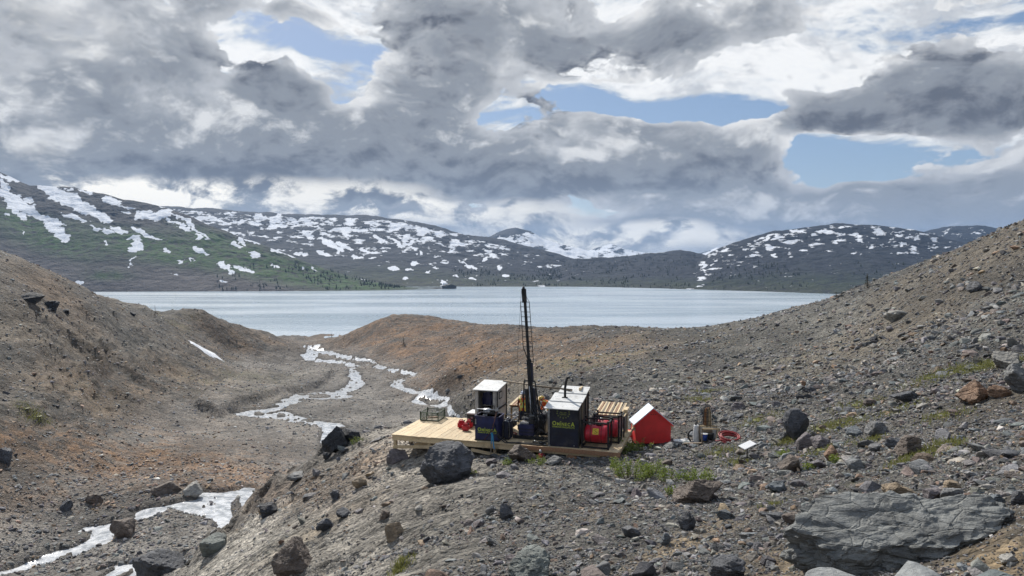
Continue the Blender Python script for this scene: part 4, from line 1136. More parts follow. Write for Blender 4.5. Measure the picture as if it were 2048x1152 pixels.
def wood(name, col, col2, rnd=True):
    m, nt, bs = new_mat(name)
    tcn = nd(nt, 'ShaderNodeTexCoord').outputs['Object']
    oi = nd(nt, 'ShaderNodeObjectInfo').outputs['Random']
    off = nd(nt, 'ShaderNodeCombineXYZ', {0: ma(nt, 'MULTIPLY', oi, 37.0), 1: 0.0, 2: 0.0}).outputs[0]
    v = nd(nt, 'ShaderNodeVectorMath', {0: tcn, 1: off}, operation='ADD').outputs[0]
    v = nd(nt, 'ShaderNodeMapping', {'Vector': v, 'Scale': (9.0, 0.8, 9.0)}).outputs[0]
    n = noise(nt, v, 2.0, 5.0, 0.65)
    c = mixc(nt, sstep(nt, n, 0.3, 0.72), col2, col)
    t = ma(nt, 'MULTIPLY_ADD', oi, 0.34, 0.82)
    c = nd(nt, 'ShaderNodeVectorMath', {0: c, 'Scale': t}, operation='SCALE').outputs[0]
    dirt = noise(nt, tcn, 1.1, 5.0, 0.7)
    c = mixc(nt, ma(nt, 'MULTIPLY', sstep(nt, dirt, 0.50, 0.72), 0.55), c, (0.16, 0.12, 0.085))
    nt.links.new(c, bs.inputs['Base Color'])
    bs.inputs['Roughness'].default_value = 0.7
    return m

W_NEW = wood('fresh_lumber', (0.72, 0.58, 0.37), (0.58, 0.43, 0.25))
W_OLD = wood('weathered_lumber', (0.30, 0.24, 0.17), (0.17, 0.13, 0.09))
W_RED = wood('stained_lumber', (0.40, 0.23, 0.13), (0.26, 0.13, 0.07))
NAVY = simple('navy_paint', (0.012, 0.016, 0.075), 0.45, dirt=0.30, var=0.35, scale=3.0)
NAVYDK = simple('dark_navy_paint', (0.008, 0.011, 0.030), 0.5, dirt=0.30, var=0.4, scale=3.0)
BLACK = simple('black_steel', (0.012, 0.013, 0.015), 0.75, dirt=0.30, var=0.4)
RUBBER = simple('black_rubber', (0.016, 0.016, 0.017), 0.7)
GREASE = simple('greasy_steel', (0.05, 0.048, 0.05), 0.4, metal=0.5, var=0.5, scale=14)
STEEL = simple('bare_steel', (0.40, 0.41, 0.43), 0.35, metal=0.8, var=0.35, scale=12)
REDP = simple('red_paint', (0.50, 0.012, 0.030), 0.35, dirt=0.30, var=0.25, scale=4.0)
REDPL = simple('red_plastic', (0.45, 0.018, 0.030), 0.4, var=0.2)
HUTRED = simple('hut_red_paint', (0.74, 0.045, 0.045), 0.5, var=0.10, scale=2.5)
ROOFW = simple('white_roof_sheet', (0.66, 0.67, 0.66), 0.5, dirt=0.35, var=0.10, scale=3.0, col2=(0.74, 0.74, 0.72))
ROOFM = simple('pale_metal_roof', (0.62, 0.68, 0.76), 0.4, metal=0.15, var=0.10, scale=3.0)
PLYW = simple('dirty_white_panel', (0.42, 0.41, 0.39), 0.7, dirt=0.5, var=0.22, scale=3.0)
GREYB = simple('grey_board', (0.14, 0.12, 0.10), 0.8, var=0.4, scale=5.0, stretch=(8, 8, 0.8))
GREENM = simple('green_steel', (0.030, 0.060, 0.028), 0.55, var=0.4)
LIME = simple('lime_lettering', (0.50, 0.58, 0.07), 0.6, var=0.1)
OLIVE = simple('olive_emblem', (0.15, 0.17, 0.05), 0.6, var=0.2)
YELLOW = simple('yellow_sticker', (0.75, 0.50, 0.04), 0.5, var=0.1)
WHITE = simple('white_plastic', (0.80, 0.80, 0.80), 0.4, var=0.05)
WHITEF = simple('white_woven_sack', (0.70, 0.70, 0.69), 0.8, var=0.12)
BLUEP = simple('blue_plastic', (0.02, 0.07, 0.36), 0.4, var=0.15)
BLUER = simple('blue_ribbon', (0.05, 0.33, 0.62), 0.6, var=0.1)
REDH = simple('red_hose', (0.30, 0.035, 0.035), 0.5, var=0.3)
BROWNR = simple('brown_rope', (0.13, 0.055, 0.04), 0.8, var=0.3)
BARK = simple('split_firewood', (0.30, 0.14, 0.05), 0.8, var=0.6, scale=9)
SKIN = simple('skin', (0.45, 0.27, 0.19), 0.6, var=0.05)
PANTS = simple('dark_blue_trousers', (0.018, 0.022, 0.045), 0.8, var=0.3)
SHIRT = simple('dark_red_sleeves', (0.16, 0.05, 0.03), 0.8, var=0.3)
BOOT = simple('black_boots', (0.015, 0.013, 0.012), 0.6)
ORANGE = simple('orange_vest', (0.80, 0.13, 0.02), 0.7, var=0.15)
HIVIS = simple('lime_vest_band', (0.72, 0.70, 0.16), 0.6, var=0.1)
HATW = simple('pale_blue_hard_hat', (0.55, 0.60, 0.70), 0.35, var=0.05)
HATY = simple('yellow_hard_hat', (0.72, 0.50, 0.10), 0.4, var=0.1)
SACK = simple('grey_tarp', (0.22, 0.22, 0.22), 0.7, var=0.3)

DZ = CAMZ - 8.2
DA = R(17.2)
_C, _S = math.cos(DA), math.sin(DA)
def D(u, v, z=0.0):
    return Vector((-5.557 + u * _C + v * _S, 31.94 - u * _S + v * _C, DZ + z))

def thing(name, label, cat, loc=(0, 0, 0), rz=0.0, group=None):
    o = bpy.data.objects.new(name, None)
    o.empty_display_size = 0.2
    COL.objects.link(o)
    o.location = loc; o.rotation_euler = (0, 0, rz)
    return tag(o, label, cat, group)

def on_deck(name, label, cat, u, v, z=0.0, rz=0.0, group=None):
    return thing(name, label, cat, D(u, v, z), -DA + rz, group)

class MB:
    def __init__(s):
        s.bm = bmesh.new()
    def box(s, lo, hi, bev=0.0, rot=None, piv=None):
        r = bmesh.ops.create_cube(s.bm, size=1.0)
        vs_ = r['verts']
        for v in vs_:
            v.co = Vector([(lo[i] + hi[i]) / 2 + v.co[i] * (hi[i] - lo[i]) for i in range(3)])
        if bev:
            es = list({e for v in vs_ for e in v.link_edges})
            rr = bmesh.ops.bevel(s.bm, geom=es, offset=bev, segments=2, affect='EDGES', clamp_overlap=True)
            vs_ = list({v for f in rr['faces'] for v in f.verts} | {v for v in vs_ if v.is_valid})
        if rot is not None:
            bmesh.ops.rotate(s.bm, verts=vs_, cent=piv or (0, 0, 0), matrix=rot)
        return s
    def bar(s, a, b, w, h=None, up=(0, 0, 1)):
        a, b = Vector(a), Vector(b); h = h or w
        d = (b - a).normalized(); up = Vector(up)
        if abs(d.dot(up)) > 0.98:
            up = Vector((0, 1, 0))
        x = d.cross(up).normalized(); y = x.cross(d)
        vs_ = [s.bm.verts.new(p + x * sx * w / 2 + y * sy * h / 2) for p in (a, b) for sx, sy in ((-1, -1), (1, -1), (1, 1), (-1, 1))]
        for f in ((3, 2, 1, 0), (4, 5, 6, 7), (0, 1, 5, 4), (1, 2, 6, 5), (2, 3, 7, 6), (3, 0, 4, 7)):
            s.bm.faces.new([vs_[i] for i in f])
        return s
    def tube(s, pts, r, n=8, cap=True, closed=False):
        pts = [Vector(p) for p in pts]; m = len(pts); rings = []
        rad = r if isinstance(r, (list, tuple)) else [r] * m
        up = None
        for i, p in enumerate(pts):
            d = (pts[(i + 1) % m] - pts[i - 1]) if closed else (pts[min(i + 1, m - 1)] - pts[max(i - 1, 0)])
            d = d.normalized()
            if up is None:
                up = Vector((0, 0, 1)) if abs(d.z) < 0.9 else Vector((0, 1, 0))
            x = d.cross(up).normalized(); up = x.cross(d).normalized()
            rings.append([s.bm.verts.new(p + (x * math.cos(k * 2 * math.pi / n) + up * math.sin(k * 2 * math.pi / n)) * rad[i]) for k in range(n)])
        for i in range(m if closed else m - 1):
            A, B = rings[i], rings[(i + 1) % m]
            for k in range(n):
                f = s.bm.faces.new((A[k], A[(k + 1) % n], B[(k + 1) % n], B[k])); f.smooth = True
        if cap and not closed:
            s.bm.faces.new(rings[0][::-1]); s.bm.faces.new(rings[-1])
        return s
    def lathe(s, prof, n=20, axis='Z', at=(0, 0, 0)):
        at = Vector(at); rings = []
        for r_, h in prof:
            ring = []
            for k in range(n):
                c_, s_ = math.cos(k * 2 * math.pi / n) * r_, math.sin(k * 2 * math.pi / n) * r_
                p = Vector((c_, s_, h)) if axis == 'Z' else (Vector((h, c_, s_)) if axis == 'X' else Vector((s_, h, c_)))
                ring.append(s.bm.verts.new(at + p))
            rings.append(ring)
        for A, B in zip(rings[:-1], rings[1:]):
            for k in range(n):
                f = s.bm.faces.new((A[k], A[(k + 1) % n], B[(k + 1) % n], B[k])); f.smooth = True
        s.bm.faces.new(rings[0][::-1]); s.bm.faces.new(rings[-1])
        return s
    def prism(s, poly, y0, y1):
        """outline in x,z pushed from y0 to y1"""
        a = [s.bm.verts.new((x, y0, z)) for x, z in poly]; b = [s.bm.verts.new((x, y1, z)) for x, z in poly]
        s.bm.faces.new(a); s.bm.faces.new(b[::-1])
        for i in range(len(poly)):
            j = (i + 1) % len(poly)
            s.bm.faces.new((a[i], b[i], b[j], a[j]))
        return s
    def build(s, name, mat, parent=None):
        bmesh.ops.recalc_face_normals(s.bm, faces=s.bm.faces)
        me = bpy.data.meshes.new(name)
        s.bm.to_mesh(me); s.bm.free()
        for mt in (mat if isinstance(mat, (list, tuple)) else [mat]):
            me.materials.append(mt)
        o = bpy.data.objects.new(name, me); COL.objects.link(o)
        o.parent = parent
        return o

def lettering(name, txt, size, mat, parent, loc, rot, bold=0.012, extr=0.003):
    cu = bpy.data.curves.new(name, 'FONT')
    cu.body = txt; cu.size = size; cu.offset = bold * size; cu.extrude = extr
    cu.resolution_u = 3
    tmp = bpy.data.objects.new('tmp_text', cu)
    COL.objects.link(tmp)
    dg = bpy.context.evaluated_depsgraph_get()
    me = bpy.data.meshes.new_from_object(tmp.evaluated_get(dg))
    bpy.data.objects.remove(tmp); bpy.data.curves.remove(cu)
    me.name = name
    me.materials.clear(); me.materials.append(mat)
    o = bpy.data.objects.new(name, me); COL.objects.link(o)
    o.parent = parent; o.location = loc; o.rotation_euler = rot
    w = max(v.co.x for v in me.vertices) - min(v.co.x for v in me.vertices)
    return o, w

def company_sign(parent, x0, y, z, width, mark=True):
    """the company's name on a front that faces -y"""
    rot = (math.pi / 2, 0, 0)
    items, x = [], 0.0
    o, w = lettering('lettering', 'O', 1.30, LIME, parent, (0, 0, 0), rot, 0.03); items.append((o, x)); x += w + 0.20
    xi = None
    for ch in 'MINEC':
        o, w = lettering('lettering', ch, 0.98, LIME, parent, (0, 0, 0), rot, 0.03)
        if ch == 'I':
            xi = x + w / 2
        items.append((o, x)); x += w + 0.20
    o, w = lettering('lettering', 'A', 1.30, LIME, parent, (0, 0, 0), rot, 0.03); items.append((o, x)); x += w
    k = width / x
    for o, xx in items:
        mn = min(v.co.x for v in o.data.vertices)
        o.scale = (k, k * 1.15, 1.0)
        o.location = (x0 + (xx - mn) * k, y, z)
    if mark:
        MB().box((x0 + (xi - 0.17) * k, y - 0.004, z + 0.80 * k * 1.15), (x0 + (xi + 0.17) * k, y, z + 0.92 * k * 1.15)).build('lettering_mark', LIME, parent)
    o, w = lettering('small_lettering', 'DIAMOND DRILLING LTD', 0.5, LIME, parent, (x0, y, z - 0.44 * k), rot, 0.012)
    o.scale = (width / w, width / w * 1.05, 1.0)
    o.location = (x0, y, z - 0.56 * k)

# ---- timber platform
def build_platform():
    t = on_deck('timber_platform', 'pale lumber platform on posts built at the edge of the moraine', 'platform', 0, 0)
    n, W, DP = 42, 10.45, 3.95
    base = None
    for i in range(n):
        w = W / n
        if i == 0:
            base = MB().box((-w / 2 + 0.006, -0.04, -0.04), (w / 2 - 0.006, DP, 0.0)).build('plank', W_NEW, t)
            o = base
        else:
            o = base.copy(); COL.objects.link(o); o.parent = t
        o.location = ((i + 0.5) * w, random.uniform(-0.03, 0.03), random.uniform(-0.004, 0.004))
    for v0 in (0.03, 1.9, DP - 0.06):
        MB().box((0.02, v0, -0.28), (W - 0.02, v0 + 0.045, -0.043)).build('joist', W_NEW if v0 < 1 else W_OLD, t)
    for u in (0.02, W - 0.07):
        MB().box((u, 0.09, -0.26), (u + 0.05, DP - 0.08, -0.044)).build('joist', W_NEW, t)
    for v in (0.13, 1.75, DP - 0.2):
        for u in (0.03, 1.75, 3.0, 4.9, 6.6, 8.2, 9.9):
            p = D(u, v)
            zg = float(ground_h(np.array([p.x]), np.array([p.y]))[0]) - DZ
            MB().box((u, v, min(zg, -0.5) - 0.15), (u + 0.14, v + 0.14, -0.044)).build('post', W_NEW if v < 1 else W_OLD, t)
    MB().bar((0.02, 0.10, -0.62), (3.6, 0.10, -0.34), 0.045, 0.14).build('brace', W_NEW, t)
    MB().bar((0.6, 1.2, -0.75), (2.6, 0.3, -0.25), 0.045, 0.12).build('brace', W_NEW, t)
    MB().bar((0.2, 1.5, -0.7), (1.7, 1.5, -0.15), 0.045, 0.12).build('brace', W_NEW, t)
    MB().bar((2.3, 0.9, -0.15), (3.4, 0.9, -0.75), 0.045, 0.12).build('brace', W_OLD, t)
    MB().bar((3.9, 0.05, -0.42), (6.3, 0.02, -0.70), 0.045, 0.13).build('brace', W_NEW, t)
    MB().bar((6.4, 0.02, -0.62), (7.9, 0.02, -0.58), 0.045, 0.12).build('brace', W_NEW, t)
    MB().bar((8.3, 0.0, -0.32), (10.2, -0.05, -0.62), 0.045, 0.14).build('brace', W_RED, t)
    MB().box((6.0, -0.075, -0.17), (W + 0.1, -0.045, 0.012)).build('rim_board', W_RED, t)
    MB().box((W + 0.004, 0.0, -0.13), (W + 0.05, DP + 0.6, 0.03)).build('rim_board', W_NEW, t)
build_platform()

def build_basket():
    t = on_deck('steel_basket', 'open green steel mesh basket on the bare left part of the platform', 'basket', 0.16, 2.82, 0.012, R(3))
    L, Wd, H = 0.93, 1.0, 0.40
    for x in (0, L):
        for y in (0, Wd):
            MB().bar((x, y, 0), (x, y, H + 0.05), 0.04).build('corner_post', GREENM, t)
            MB().prism([(x - 0.03, H + 0.05), (x + 0.03, H + 0.05), (x + (0.05 if x == 0 else -0.05), H - 0.1)], y - 0.02, y + 0.02).build('lifting_lug', BLACK, t)
    for z in (0.03, H):
        for a, b in (((0.02, 0, z), (L - 0.02, 0, z)), ((0.02, Wd, z), (L - 0.02, Wd, z)), ((0, 0.02, z), (0, Wd - 0.02, z)), ((L, 0.02, z), (L, Wd - 0.02, z))):
            MB().bar(a, b, 0.03, 0.035).build('rail', GREENM, t)
    MB().box((0.03, 0.03, 0.02), (L - 0.03, Wd - 0.03, 0.035)).build('floor', W_OLD, t)
    for side in range(4):
        mb = MB()
        for k in range(1, 12):
            f = k / 12
            z = 0.05 + f * (H - 0.07)
            if side == 0: mb.bar((0.02, 0.004, z), (L - 0.02, 0.004, z), 0.006); mb.bar((f * L, -0.004, 0.05), (f * L, -0.004, H - 0.02), 0.006)
            if side == 1: mb.bar((0.02, Wd, z), (L - 0.02, Wd, z), 0.006); mb.bar((f * L, Wd, 0.05), (f * L, Wd, H - 0.02), 0.006)
            if side == 2: mb.bar((0, 0.02, z), (0, Wd - 0.02, z), 0.006); mb.bar((0, f * Wd, 0.05), (0, f * Wd, H - 0.02), 0.006)
            if side == 3: mb.bar((L, 0.02, z), (L, Wd - 0.02, z), 0.006); mb.bar((L, f * Wd, 0.05), (L, f * Wd, H - 0.02), 0.006)
        mb.build('mesh_side', GREENM, t)['kind'] = 'stuff'
    for x in (0.33, 0.62):
        MB().bar((x, -0.01, 0.04), (x, -0.01, H), 0.03).build('upright', GREENM, t)
    w = on_deck('board_offcut', 'short wooden offcut lying inside the green basket', 'board', 0.42, 3.2, 0.05, R(30))
    MB().box((0, 0, 0), (0.5, 0.16, 0.04)).build('plank', W_RED, w)
build_basket()

def jerry_can(u, v, rz, label):
    t = on_deck('jerry_can', label, 'fuel can', u, v, 0.008, rz, 'red fuel cans by the tool shack')
    MB().box((0, 0, 0), (0.36, 0.24, 0.28), 0.05).build('body', REDPL, t)
    MB().prism([(0.03, 0.27), (0.33, 0.27), (0.27, 0.35), (0.09, 0.35)], 0.06, 0.18).build('shoulder', REDPL, t)
    MB().tube([(0.10, 0.12, 0.34), (0.12, 0.12, 0.40), (0.24, 0.12, 0.40), (0.27, 0.12, 0.33)], 0.018).build('handle', REDPL, t)
    MB().tube([(0.29, 0.12, 0.26), (0.34, 0.12, 0.36)], 0.03).build('cap', BLACK, t)
    MB().box((0.09, -0.006, 0.08), (0.27, 0.0, 0.20)).build('panel', REDP, t)
jerry_can(2.88, 1.45, 0.1, 'front red plastic fuel can beside the blue tank')
jerry_can(2.55, 1.85, 0.5, 'red fuel can standing furthest out from the tool shack wall')
jerry_can(2.80, 2.10, -0.3, 'red fuel can half hidden behind two others')

def build_cabinet():
    t = on_deck('black_case', 'black case with a white lid behind the red fuel cans', 'case', 2.75, 2.55, 0.008)
    MB().box((0, 0, 0), (0.5, 0.75, 0.56), 0.02).build('body', BLACK, t)
    MB().box((-0.02, -0.02, 0.56), (0.52, 0.77, 0.62), 0.012).build('lid', WHITE, t)
    MB().box((0.2, -0.02, 0.35), (0.3, 0.0, 0.42)).build('latch', STEEL, t)
build_cabinet()

def build_tool_shack():
    t = on_deck('tool_shack', 'open fronted white panel tool shack with a slanted white roof', 'shack', 3.42, 1.85, 0.006)
    W, DP, h0, h1 = 1.08, 1.45, 1.90, 2.05
    MB().box((0, 0, 0), (0.16, 0.05, h0 - 0.04)).build('front_jamb', PLYW, t)
    MB().box((0, 0.052, 0), (0.03, DP, h0 - 0.02)).build('side_wall', PLYW, t)
    MB().box((0.03, DP - 0.03, 0), (W - 0.03, DP, h1 - 0.06)).build('back_wall', BLACK, t)
    w = MB().prism([(0.0, 0.0), (DP, 0.0), (DP, h1 - 0.05), (0.0, h0 - 0.05)], W - 0.03, W)
    for v in w.bm.verts:
        v.co = Vector((v.co.y, v.co.x, v.co.z))
    wall = w.build('side_wall', PLYW, t)
    fr = MB().box((W + 0.001, 0.30, 1.45), (W + 0.02, 0.72, 1.80)).build('window_frame', BLACK, wall)
    MB().box((W + 0.021, 0.35, 1.50), (W + 0.025, 0.67, 1.75)).build('pane', PLYW, wall)
    MB().box((W + 0.001, 0.02, 1.00), (W + 0.05, DP - 0.02, 1.06)).build('rail', BLACK, wall)
    for y in (0.0, DP - 0.05):
        MB().box((W + 0.001, y, 0.0), (W + 0.045, y + 0.05, h0 + (0.1 if y else 0))).build('corner_post', BLACK, t)
    MB().box((W - 0.2, 0.02, 0.9), (W - 0.06, 0.06, h0 - 0.04)).build('front_jamb', PLYW, t)
    rf = MB()
    rf.prism([(-0.12, h0), (DP + 0.12, h1 + 0.03), (DP + 0.12, h1 + 0.07), (-0.12, h0 + 0.04)], -0.08, W + 0.08)
    for v in rf.bm.verts:
        v.co = Vector((v.co.y, v.co.x, v.co.z))
    rf.build('roof', ROOFW, t)
    MB().box((0.165, 0.1, 0.95), (W - 0.21, 0.5, 0.99)).build('shelf', W_OLD, t)
    jk = thing('work_jacket', 'dark blue jacket hanging inside the tool shack', 'jacket', D(3.72, 2.35, 1.0), -DA)
    MB().prism([(0.0, 0.15), (0.30, 0.1), (0.34, 0.6), (0.25, 0.72), (0.06, 0.74), (-0.05, 0.6)], 0, 0.14).build('body', NAVY, jk)
    MB().tube([(0.30, 0.05, 0.66), (0.38, 0.05, 0.40), (0.37, 0.05, 0.12)], [0.07, 0.06, 0.05]).build('sleeve', NAVY, jk)
    MB().tube([(0.0, 0.05, 0.66), (-0.08, 0.05, 0.40), (-0.06, 0.05, 0.12)], [0.07, 0.06, 0.05]).build('sleeve', NAVY, jk)
    for k, (x, m) in enumerate(((0.50, STEEL), (0.58, W_OLD), (0.66, BLACK), (0.74, W_RED), (0.81, STEEL))):
        r_ = thing('hand_tool', ['bare steel rod', 'old wooden handle', 'black steel rod', 'reddish wooden handle', 'short shiny steel rod'][k] + ' leaning inside the tool shack', 'rod', D(3.42 + x, 2.45, 0.01), -DA)
        MB().tube([(0, 0, 0), (0.02, 0.42, 1.55 - 0.06 * k)], 0.018).build('shaft', m, r_)
        MB().tube([(0.02, 0.41, 1.45 - 0.06 * k), (0.021, 0.43, 1.56 - 0.06 * k)], 0.03).build('grip', RUBBER, r_)
build_tool_shack()

def build_blue_tank():
    t = on_deck('mud_tank', 'tall navy blue steel tank with lime company lettering on its front', 'tank', 4.04, 0.14, 0.006)
    MB().box((0, 0, 0.02), (1.12, 0.78, 1.10), 0.03).build('body', NAVY, t)
    MB().box((-0.02, -0.02, 1.06), (1.14, 0.80, 1.10)).build('rim', NAVY, t)
    MB().box((-0.01, -0.01, 0.0), (1.13, 0.79, 0.05)).build('skid', BLACK, t)
    company_sign(t, 0.14, -0.006, 0.42, 0.88)
    MB().box((0.02, -0.02, 0.72), (0.07, -0.001, 0.95)).build('lifting_lug', STEEL, t)
    p = on_deck('mixing_pump', 'silver pump and manifold mounted across the top of the blue tank', 'pump', 4.08, 0.25, 1.11)
    MB().lathe([(0.10, 0), (0.14, 0.02), (0.14, 0.30), (0.10, 0.34)], 16, 'X', (0.28, 0.2, 0.15)).build('motor', STEEL, p)
    for k in range(5):
        MB().lathe([(0.155, 0), (0.155, 0.015)], 16, 'X', (0.31 + k * 0.055, 0.2, 0.15)).build('cooling_fin', STEEL, p)
    MB().box((0.62, 0.1, 0.02), (0.84, 0.34, 0.24), 0.03).build('gearbox', GREASE, p)
    MB().tube([(0.0, 0.05, 0.26), (1.0, 0.05, 0.26)], 0.025).build('pipe', STEEL, p)
    MB().tube([(0.02, 0.05, 0.26), (0.02, 0.05, 0.0)], 0.022).build('pipe', STEEL, p)
    MB().tube([(0.92, 0.05, 0.26), (0.98, 0.02, 0.10), (0.96, -0.1, 0.02)], 0.03).build('pipe', GREASE, p)
    MB().lathe([(0.09, 0), (0.09, 0.02)], 16, 'Y', (0.95, -0.02, 0.30)).build('valve_wheel', STEEL, p)
    MB().tube([(0.2, 0.42, 0.0), (0.2, 0.42, 0.36), (0.7, 0.42, 0.36), (0.7, 0.42, 0.0)], 0.02).build('guard_bar', BLACK, p)
    MB().box((0.30, -0.02, -0.03), (0.52, 0.02, 0.05), 0.01).build('bracket', STEEL, p)
    q = on_deck('hydraulic_tank', 'smaller dark blue round shouldered tank beside the lettered tank', 'tank', 5.21, 0.5, 0.006)
    MB().box((0, 0, 0), (0.36, 0.5, 0.92), 0.09).build('body', NAVYDK, q)
    MB().tube([(0.04, -0.03, 0.15), (0.04, -0.03, 0.80), (0.10, -0.03, 0.88), (0.28, -0.03, 0.88), (0.33, -0.03, 0.80), (0.33, -0.03, 0.15)], 0.012).build('trim', STEEL, q)
    MB().lathe([(0.05, 0), (0.05, 0.06), (0.03, 0.07)], 14, 'Z', (0.18, 0.25, 0.915)).build('filler_cap', STEEL, q)
build_blue_tank()

def build_drill():
    t = on_deck('drill_rig', 'tall black diamond drill with ladder framed mast and navy power base', 'drill rig', 6.25, 1.45, 0.006)
    # skid and power pack
    for y in (-0.55, 0.45):
        MB().box((-0.62, y, 0.0), (0.75, y + 0.12, 0.14), 0.03).build('skid', BLACK, t)
    MB().tube([(-0.66, -0.49, 0.09), (-0.60, -0.49, 0.09)], 0.09, 12).build('skid_end', BLACK, t)
    MB().box((-0.42, -0.52, 0.15), (0.30, 0.10, 0.66), 0.03).build('power_pack', NAVY, t)
    MB().box((-0.40, -0.54, 0.30), (0.28, -0.523, 0.33)).build('vent_slot', BLACK, t)
    MB().box((-0.40, -0.54, 0.44), (0.28, -0.523, 0.47)).build('vent_slot', BLACK, t)
    MB().box((-0.36, -0.48, 0.66), (0.05, -0.05, 0.74), 0.02).build('cover', STEEL, t)
    MB().box((0.05, -0.4, 0.66), (0.26, 0.0, 0.90), 0.03).build('valve_block', GREASE, t)
    for k in range(5):
        MB().tube([(0.07 + 0.045 * k, -0.30, 0.9), (0.06 + 0.045 * k, -0.36, 1.08)], 0.010, 6).build('lever', STEEL, t)
    MB().lathe([(0.10, 0), (0.16, 0.03), (0.16, 0.2), (0.10, 0.24)], 18, 'Y', (0.50, -0.45, 0.35)).build('winch_drum', GREASE, t)
    MB().box((0.34, -0.25, 0.15), (0.72, 0.4, 0.80), 0.04).build('engine', GREASE, t)
    MB().box((0.36, 0.0, 0.80), (0.70, 0.35, 1.05), 0.05).build('gearbox', NAVYDK, t)
    MB().lathe([(0.08, 0), (0.12, 0.02), (0.12, 0.3), (0.07, 0.36)], 16, 'X', (-0.1, 0.30, 0.55)).build('hydraulic_motor', BLACK, t)
    # feed frame
    base = Vector((0.12, 0.10, 0.1)); lean = Vector((-0.075, 0.02, 1.0))
    P = lambda h, dx=0.0, dy=0.0: base + lean * h + Vector((dx, dy, 0))
    MB().bar(P(0.0), P(2.30), 0.18, 0.18, (0, 1, 0)).build('feed_frame', BLACK, t)
    MB().bar(P(0.55, 0.17), P(2.10, 0.17), 0.10, 0.16, (0, 1, 0)).build('feed_cylinder', NAVYDK, t)
    MB().bar(P(0.95, -0.20, -0.02), P(2.05, -0.20, -0.02), 0.13, 0.14, (0, 1, 0)).build('drill_head', BLACK, t)
    MB().tube([P(0.05, -0.02, -0.13), P(2.2, -0.02, -0.13)], 0.022).build('drill_rod', STEEL, t)
    MB().box(tuple(P(0.75) - Vector((0.24, 0.22, 0.16))), tuple(P(0.75) + Vector((0.22, 0.05, 0.16))), 0.03).build('chuck', GREASE, t)
    MB().box(tuple(P(0.35) - Vector((0.20, 0.20, 0.10))), tuple(P(0.35) + Vector((0.2, 0.05, 0.10))), 0.03).build('rod_clamp', NAVYDK, t)
    MB().bar(P(2.10), P(3.40), 0.17, 0.20, (0, 1, 0)).build('mast_sleeve', BLACK, t)
    MB().bar(P(2.35, 0.1), P(3.25, 0.12), 0.10, 0.16, (0, 1, 0)).build('mast_sleeve', NAVYDK, t)
    MB().bar(P(3.30), P(6.35), 0.105, 0.12, (0, 1, 0)).build('mast', BLACK, t)
    hd = MB().bar(P(5.98, -0.02), P(6.60, -0.02), 0.17, 0.20, (0, 1, 0)).build('crown_head', BLACK, t)
    MB().lathe([(0.13, -0.03), (0.13, 0.03)], 18, 'X', P(6.58, -0.03)).build('sheave', BLACK, hd)
    # ladder cage on the mast
    for dx, h0, h1 in ((-0.22, 3.95, 6.02), (0.22, 3.25, 6.02)):
        MB().tube([P(h0, dx, -0.02), P(h1, dx * 0.95, -0.02)], 0.016, 6).build('ladder_rail', BLACK, t)
    for k in range(10):
        h = 3.98 + k * 0.225
        MB().tube([P(h, -0.22, -0.02), P(h, 0.22, -0.02)], 0.015, 6).build('rung', BLACK, t)
    for k in range(3):
        h = 3.32 + k * 0.225
        MB().tube([P(h, 0.0, -0.02), P(h, 0.22, -0.02)], 0.015, 6).build('rung', BLACK, t)
    MB().tube([P(3.95, -0.22, -0.02), P(3.38, -0.04, -0.02)], 0.022, 6).build('strut', BLACK, t)
    MB().tube([P(6.02, 0.21, -0.02), P(6.28, 0.06, -0.02)], 0.010, 6).build('strut', BLACK, t)
    # work frame round the mast
    for dx0, dx1 in ((-0.27, -0.50), (0.24, 0.42)):
        MB().bar(P(2.42, dx0, -0.05), P(0.10, dx1, -0.05), 0.05).build('frame_post', BLACK, t)
    MB().bar(P(2.42, -0.28, -0.05), P(2.42, 0.25, -0.05), 0.06).build('frame_bar', BLACK, t)
    MB().bar(P(0.9, -0.42, -0.05), P(0.9, 0.34, -0.05), 0.04).build('frame_bar', BLACK, t)
    MB().bar(P(1.75, 0.12, 0.05), P(0.0, 0.62, 0.55), 0.07).build('back_stay', NAVYDK, t)
    MB().bar(P(1.75, -0.05, 0.05), P(0.0, -0.30, 0.75), 0.07).build('back_stay', NAVYDK, t)
    MB().box((-0.30, -0.16, 0.86), (-0.02, 0.02, 0.90)).build('foot_plate', STEEL, t)
    MB().tube([P(6.5, -0.13, -0.05), P(3.5, -0.50, -0.1), P(1.0, -0.60, -0.15)], 0.006, 5).build('winch_cable', BLACK, t)
    r_ = random.Random(5)
    for k in range(9):
        x0 = 0.10 + 0.07 * k; zt = r_.uniform(0.7, 1.7)
        MB().tube([(x0 * 0.7, -0.1, zt), (x0 + 0.25, -0.38 - 0.03 * k, zt * 0.75), (x0 + 0.15, -0.5, 0.35), (x0 + 0.28, -0.35, 0.12), (x0 + 0.45, -0.55, 0.04)], 0.018, 6).build('hydraulic_hose', RUBBER if k % 3 else GREASE, t)
build_drill()

